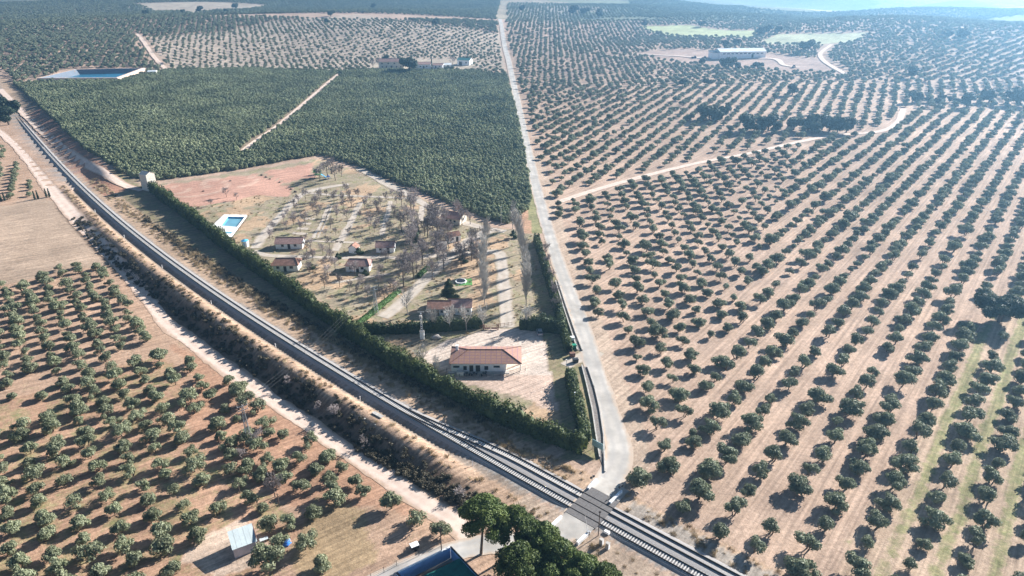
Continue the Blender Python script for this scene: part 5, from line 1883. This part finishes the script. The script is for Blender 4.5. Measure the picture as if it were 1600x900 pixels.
# ------------------------------------------------------------------ concrete channel beside the road
def channel(label, Lp, Rp):
    t = thing('drain_channel', label, 'drain channel', (0, 0, 0))
    Lw, Rw = W(Lp), W(Rp)

    def wall(pts, nm, h=.55, w=.32):
        mb = MB()
        for a_, b_ in zip(pts[:-1], pts[1:]):
            d_ = b_ - a_
            mb.box(((a_.x + b_.x) / 2, (a_.y + b_.y) / 2, h / 2 - .1), (d_.length + .1, w, h + .2), math.atan2(d_.y, d_.x))
        mb.build(nm, M['concrete'], t)
    wall(Lw, 'left_wall')
    wall(Rw, 'right_wall', .45)
    V, F = [], []
    for a_, b_ in zip(Lw, Rw):
        V += [(a_.x, a_.y, .09), (b_.x, b_.y, .09)]
    for i in range(len(Lw) - 1):
        F.append((2 * i, 2 * i + 1, 2 * i + 3, 2 * i + 2))
    link('channel_floor', raw_mesh('channel_floor', V, F, M['stone']), t)


channel('stone-floored concrete channel between the hedge and the road, below the entrance', [(909, 572), (916, 600), (925, 640), (931, 680), (937, 716)], [(918, 574), (929, 606), (937, 640), (943, 680), (945, 738)])
channel('narrow concrete channel between the hedge and the road, above the entrance', [(868, 440), (880, 480), (893, 520), (902, 548)], [(872, 440), (885, 480), (899, 520), (910, 548)])
# billboard at the bend
c = P(933, 706)
t = thing('sign_board', 'blue-green board on posts at the corner of the hedge near the crossing', 'sign', c, math.radians(-42))
MB().box((0, 0, 2.2), (3.2, .12, 1.8)).build('board', M['sign'], t)
for x in (-1.5, 1.5):
    MB().box((x, .12, 1.2), (.12, .12, 2.8)).build('post', M['metal'], t)
# bins at the entrance
for px, c_, lab in (((893, 532), 'white', 'white bin with lid above the yard entrance'), ((896, 544), 'green', 'green waste container above the yard entrance'), ((894, 557), 'ridge', 'brownish red waste bin beside the yard entrance'), ((899, 566), 'darkmetal', 'dark waste bin on the entrance apron'), ((893, 598), 'green', 'green waste container below the entrance')):
    t = thing('waste_container', lab, 'waste container', P(*px), .2, 'waste containers at the yard entrance')
    MB().box((0, 0, .65), (1.5, 1.1, 1.1), 0, 1.1).build('bin_body', M[c_], t)
    MB().box((0, 0, 1.25), (1.75, 1.3, .12), 0, .85).build('lid', M['white' if c_ == 'white' else c_], t)
    for sx in (-1, 1):
        MB().box((sx * .5, 0, .06), (.15, .9, .14)).build('wheel', M['tyre'], t)

# ------------------------------------------------------------------ lower left: shed, tarp, walled yard
c0, c1 = P(367.5, 873), P(403, 859)
dv = c1 - c0
rz = math.atan2(dv.y, dv.x)
L = dv.length
t = thing('metal_shed', 'small shed with pale sheet-metal roof among the olives', 'shed', (c0 + c1) / 2, rz)
W_, H0, H1 = 4.6, 2.6, 3.2
MB().add([(-L / 2, 0, -.3), (L / 2, 0, -.3), (L / 2, W_, -.3), (-L / 2, W_, -.3), (-L / 2, 0, H0), (L / 2, 0, H0), (L / 2, W_, H1), (-L / 2, W_, H1)],
         [(3, 2, 1, 0), (4, 5, 6, 7), (0, 1, 5, 4), (1, 2, 6, 5), (2, 3, 7, 6), (3, 0, 4, 7)]).build('wall', M['shedwall'], t)
for k in range(5):
    xa, xb = -L / 2 - .2 + (L + .4) * k / 5 + .012, -L / 2 - .2 + (L + .4) * (k + 1) / 5 - .012
    z = .05 + .02 * (k % 2)
    sl = (H1 - H0) / W_
    V = [(xa, -.3, H0 - .3 * sl + z), (xb, -.3, H0 - .3 * sl + z), (xb, W_ + .2, H1 + .2 * sl + z), (xa, W_ + .2, H1 + .2 * sl + z)]
    V += [(x, y, q_ + .05) for x, y, q_ in V]
    MB().add(V, [(3, 2, 1, 0), (4, 5, 6, 7), (0, 1, 5, 4), (1, 2, 6, 5), (2, 3, 7, 6), (3, 0, 4, 7)]).build('roof_sheet', M['shedroof'], t)
MB().box((L / 2 + .26, W_ / 2, (H0 + H1) / 2 + .12), (.12, W_ + .4, .3)).build('verge_trim', M['ridge'], t)
MB().box((L / 2 + .03, 1.4, 1.0), (.06, 1.0, 2.0)).build('door', M['metal'], t)
for k in range(14):
    MB().tube((-L / 2 + .15 + k * (L - .3) / 13, -.02, .05), (-L / 2 + .15 + k * (L - .3) / 13, -.02, H0 - .1), .035, .035, 5, False).build('wall_rib', M['shedwall'], t)
c = P(443, 852)
t = thing('blue_tarpaulin', 'crumpled bright blue tarpaulin over a heap right of the shed', 'tarpaulin', c)
rg = np.random.default_rng(30)
link('tarp', raw_mesh('tarp', iv * np.array([1.3, .9, .6]) * (1 + .3 * rg.normal(0, 1, (len(iv), 1))) + np.array([0, 0, .5]), jf, M['tarp']), t)
MB().box((.5, 1.1, .3), (1.2, .7, .6), .3).build('crate', M['shedwall'], t)
t = thing('green_bench', 'small greenish table beside the right end of the shed', 'table', P(413, 846), rz)
MB().box((0, 0, .75), (1.7, .9, .06)).build('table_top', M['shedroof'], t)
for sx in (-1, 1):
    MB().box((sx * .7, 0, .36), (.1, .7, .74)).build('leg', M['pole'], t)
t = thing('white_trailer', 'small white-topped trailer beside the lower road', 'trailer', P(648, 858), .5)
MB().box((0, 0, .9), (1.6, 1.2, .7)).build('trailer_body', M['glass'], t)
MB().box((0, 0, 1.3), (1.7, 1.3, .1)).build('cover', M['white'], t)
for s in (-1, 1):
    MB().tube((0, s * .62, .35), (0, s * .78, .35), .35, .35, 12).build('wheel', M['tyre'], t)
# walled yard at the bottom edge: the tops of its walls seen at height 3
wh_ = 3.0
A0, B0, C0 = P(620, 895, wh_), P(704, 854, wh_), P(752, 905, wh_)
D0 = Vector((A0.x + (C0.x - B0.x), A0.y + (C0.y - B0.y), A0.z))
zb = min(A0.z, B0.z, C0.z)
t = thing('walled_yard', 'blue-painted walled yard with green shade net at the bottom edge', 'walled yard', (B0.x, B0.y, zb))
for nm, e0, e1 in (('back_wall', A0, B0), ('side_wall', B0, C0), ('front_wall', C0, D0), ('side_wall', D0, A0)):
    dv = e1 - e0
    ex = dv.normalized() * .11
    mid = (e0 + e1) / 2
    MB().box((mid.x - B0.x, mid.y - B0.y, wh_ / 2 - .2), (dv.length - .28, .25, wh_ + .4), math.atan2(dv.y, dv.x)).build(nm, M['blue'], t)
    MB().box((mid.x - B0.x, mid.y - B0.y, wh_ + .06), (dv.length + .1, .34, .12), math.atan2(dv.y, dv.x)).build('coping', M['white'] if nm == 'back_wall' else M['darkmetal'], t)
ub, us = (A0 - B0), (C0 - B0)
V = []
nu, nv = 10, 8
for i in range(nu + 1):
    for j in range(nv + 1):
        q_ = ub * (i / nu) + us * (.32 + .66 * j / nv)
        V.append((q_.x, q_.y, wh_ - .25 - .35 * math.sin(math.pi * i / nu) * math.sin(math.pi * j / nv) + .05 * math.sin(i * 2.1 + j)))
F = [(i * (nv + 1) + j, (i + 1) * (nv + 1) + j, (i + 1) * (nv + 1) + j + 1, i * (nv + 1) + j + 1) for i in range(nu) for j in range(nv)]
link('shade_net', raw_mesh('shade_net', V, F, M['net']), t)
# wire fence along the lower road
fp = W([(540, 930), (580, 905), (620, 884), (655, 868), (690, 853), (712, 845)])
f0 = thing('wire_fence', 'thin wire fence with posts along the lower road', 'fence', (0, 0, 0))
for a_, b_ in zip(fp[:-1], fp[1:]):
    n = max(1, int((b_ - a_).length / 2.6))
    for k in range(n):
        v = a_ + (b_ - a_) * (k / n)
        MB().tube((v.x, v.y, float(ground_h(v.x, v.y)) - .2), (v.x, v.y, float(ground_h(v.x, v.y)) + 1.5), .05, .05, 5).build('post', M['pole'], f0)
    for z in (.5, 1.0, 1.4):
        MB().tube((a_.x, a_.y, a_.z + z), (b_.x, b_.y, b_.z + z), .018, .018, 4, False).build('wire', M['wire'], f0)

# ------------------------------------------------------------------ far buildings and the reservoir
q = RES
t = thing('reservoir', 'square lined irrigation reservoir with pale banks at the upper left', 'reservoir', (0, 0, 0))
zc = float(np.mean([v.z for v in q]))
cx_, cy_ = RESC.x, RESC.y


def ringp(f, z):
    return [(cx_ + (v.x - cx_) * f, cy_ + (v.y - cy_) * f, z) for v in q]


V = ringp(1.12, zc - 2.5) + ringp(1.03, zc + 1.6) + ringp(.97, zc + 1.6)
MB().add(V, [(4 * r_ + k, 4 * r_ + (k + 1) % 4, 4 * r_ + 4 + (k + 1) % 4, 4 * r_ + 4 + k) for r_ in range(2) for k in range(4)]).build('embankment', M['dirt'], t)
V = ringp(.97, zc + 1.61) + ringp(.66, zc - 5.6)
MB().add(V, [(k, (k + 1) % 4, 4 + (k + 1) % 4, 4 + k) for k in range(4)]).build('liner', M['rliner'], t)
V = ringp(.80, zc - 2.4)
MB().add(V, [(0, 1, 2, 3)]).build('water', M['rwater'], t)
house('pump_house', 'small white pump house right of the reservoir', (238, 117), 7, 5, 3, .8, .2, M['roofwhite'], M['white'], 0, .2, [(0, 1.6, 1, 1, 'f')], [(2, 1, 2, 'f')])
house('farmhouse', 'long pale farmhouse with tiled roof at the far farm', (612, 107), 24, 9, 6.5, 2.4, .05, M['tile_pink'], M['cream'], 0, .4, [(-9, 1.6, 1.2, 1.4, 'f'), (-5, 1.6, 1.2, 1.4, 'f'), (5, 1.6, 1.2, 1.4, 'f'), (9, 1.6, 1.2, 1.4, 'f'), (-9, 4.8, 1.2, 1.4, 'f'), (-3, 4.8, 1.2, 1.4, 'f'), (3, 4.8, 1.2, 1.4, 'f'), (9, 4.8, 1.2, 1.4, 'f')], [(0, 1.6, 2.6, 'f')])
house('farm_outbuilding', 'white farm outbuilding right of the big dark tree', (662, 107), 14, 8, 4, 1.6, .05, M['tile_pink'], M['white'], 0, .3, [(-3, 2, 1.2, 1.2, 'f'), (3, 2, 1.2, 1.2, 'f')], [(0, 1.4, 2.4, 'f')])
house('farm_shed', 'white low farm shed right of the cypress', (684, 107), 10, 7, 3.2, 1.2, -.1, M['tile_pink'], M['white'], 0, .3, [(2, 2, 1.2, 1.0, 'f')], [(-2, 1.2, 2.2, 'f')])
house('farm_shed', 'pale grey low farm building, fourth from the left', (697, 106), 10, 8, 3, 1.0, .1, M['roofwhite'], M['white'], 0, .3, [(-2, 1.8, 1.2, 1.0, 'f')], [(2, 1.6, 2.2, 'f')])
house('farm_barn', 'green-roofed barn at the right end of the far farm', (724, 102), 13, 10, 5, 1.8, -.25, M['greenroof'], M['white'], 0, .3, [(3, 2.6, 1.4, 1.2, 'f'), (0, 3, 1.4, 1.2, 'r')], [(-3, 3, 3.4, 'f')])
far_tree((640, 112), 2.6, 'big dark tree in the middle of the far farm', 'farm trees', 1)
far_tree((603, 95), 1.0, 'tree behind the left end of the farmhouse', 'farm trees', 2)
for k, px in enumerate([(583, 107), (592, 105), (707, 103)]):
    bare(px, 'bare tree at the far farm, %s from the left' % ordinal(k + 1), 'bare farm trees', BARE, 1.3)
L_ = [(0, 0, 1 + 1.1 * j, .95 - .06 * j, .95 - .06 * j, 1.0) for j in range(9)]
leafy('cypress', 'tall slim cypress in front of the far farm', 'cypress', (675, 110), L_, M['oak'], 10, .3, [((0, 0, -.2), (0, 0, 8), .2, .05)], 660)
wl, wr = P(1124, 93), P(1196, 90)
dv = wr - wl
t = thing('warehouse', 'long white warehouse with pale metal roof on the bare field', 'warehouse', (wl + wr) / 2, math.atan2(dv.y, dv.x))
Lw = dv.length
D_, H_ = 17.0, 7.0
MB().box((0, D_ / 2, H_ / 2 - .6), (Lw, D_, H_ + 1.2)).build('wall', M['white'], t)
V = [(-Lw / 2 - .4, -.5, H_), (Lw / 2 + .4, -.5, H_), (Lw / 2 + .4, D_ + .5, H_), (-Lw / 2 - .4, D_ + .5, H_), (-Lw / 2 - .4, D_ / 2, H_ + 2.2), (Lw / 2 + .4, D_ / 2, H_ + 2.2)]
rf = MB().add(V, [(0, 1, 5, 4), (2, 3, 4, 5), (1, 2, 5), (3, 0, 4), (3, 2, 1, 0)]).build('roof', M['roofwhite'], t)
for k in range(11):
    x = -Lw / 2 + Lw * (k + .5) / 11
    MB().box((x, -.12, H_ / 2), (.5, .25, H_ - .2)).build('pilaster', M['white'], t)
    if k < 10:
        opening(t, 'window', x + Lw / 22, 0, H_ * .72, 2.6, 1.1, 'f', sill=False)
opening(t, 'door', Lw * .18 + 1.3, -.02, 2.2, 2.4, 4.4, 'f')
MB().box((-Lw / 2 - 3.5, D_ / 2, 2.6), (7, D_ * .8, 6.4)).build('office_block', M['white'], t)
MB().box((-Lw / 2 - 3.5, D_ / 2, 5.95), (7.4, D_ * .84, .35)).build('office_roof', M['darkmetal'], t)
for k, (px, c_) in enumerate((((1084, 91), 'bark'), ((1100, 92), 'pole'), ((1240, 106), 'bark'))):
    t = thing('stored_machinery', ['left dark machine parked on the bare field left of the warehouse', 'right dark machine parked on the bare field left of the warehouse', 'dark heap of machinery at the end of the track right of the warehouse'][k], 'machinery', P(*px), k * .5)
    MB().box((0, 0, .9), (5, 2, 1.4)).build('body', M[c_], t)
    MB().box((1.2, 0, 2.0), (1.6, 1.7, 1.2)).build('cab', M['darkmetal'], t)
    for sx in (-1, 1):
        for sy in (-1, 1):
            MB().tube((sx * 1.6, sy * 1.0, .6), (sx * 1.6, sy * 1.3, .6), .6, .6, 10).build('wheel', M['tyre'], t)

# ------------------------------------------------------------------ haze
hm = bpy.data.materials.new('haze_air')
hm.use_nodes = True
hn = hm.node_tree
hn.nodes.clear()
pv = hn.nodes.new('ShaderNodeVolumePrincipled')
pv.inputs['Color'].default_value = (.33, .66, 1.0, 1)
pv.inputs['Density'].default_value = .00031
pv.inputs['Anisotropy'].default_value = .65
ho = hn.nodes.new('ShaderNodeOutputMaterial')
hn.links.new(pv.outputs[0], ho.inputs['Volume'])
hb = MB().box((0, 3250, (GROUND_MIN - 1 + 128) / 2), (14100, 9700, 128 - GROUND_MIN + 1)).build('haze', hm)
tag(hb, 'thin blue haze over the whole countryside', 'haze', kind='stuff')
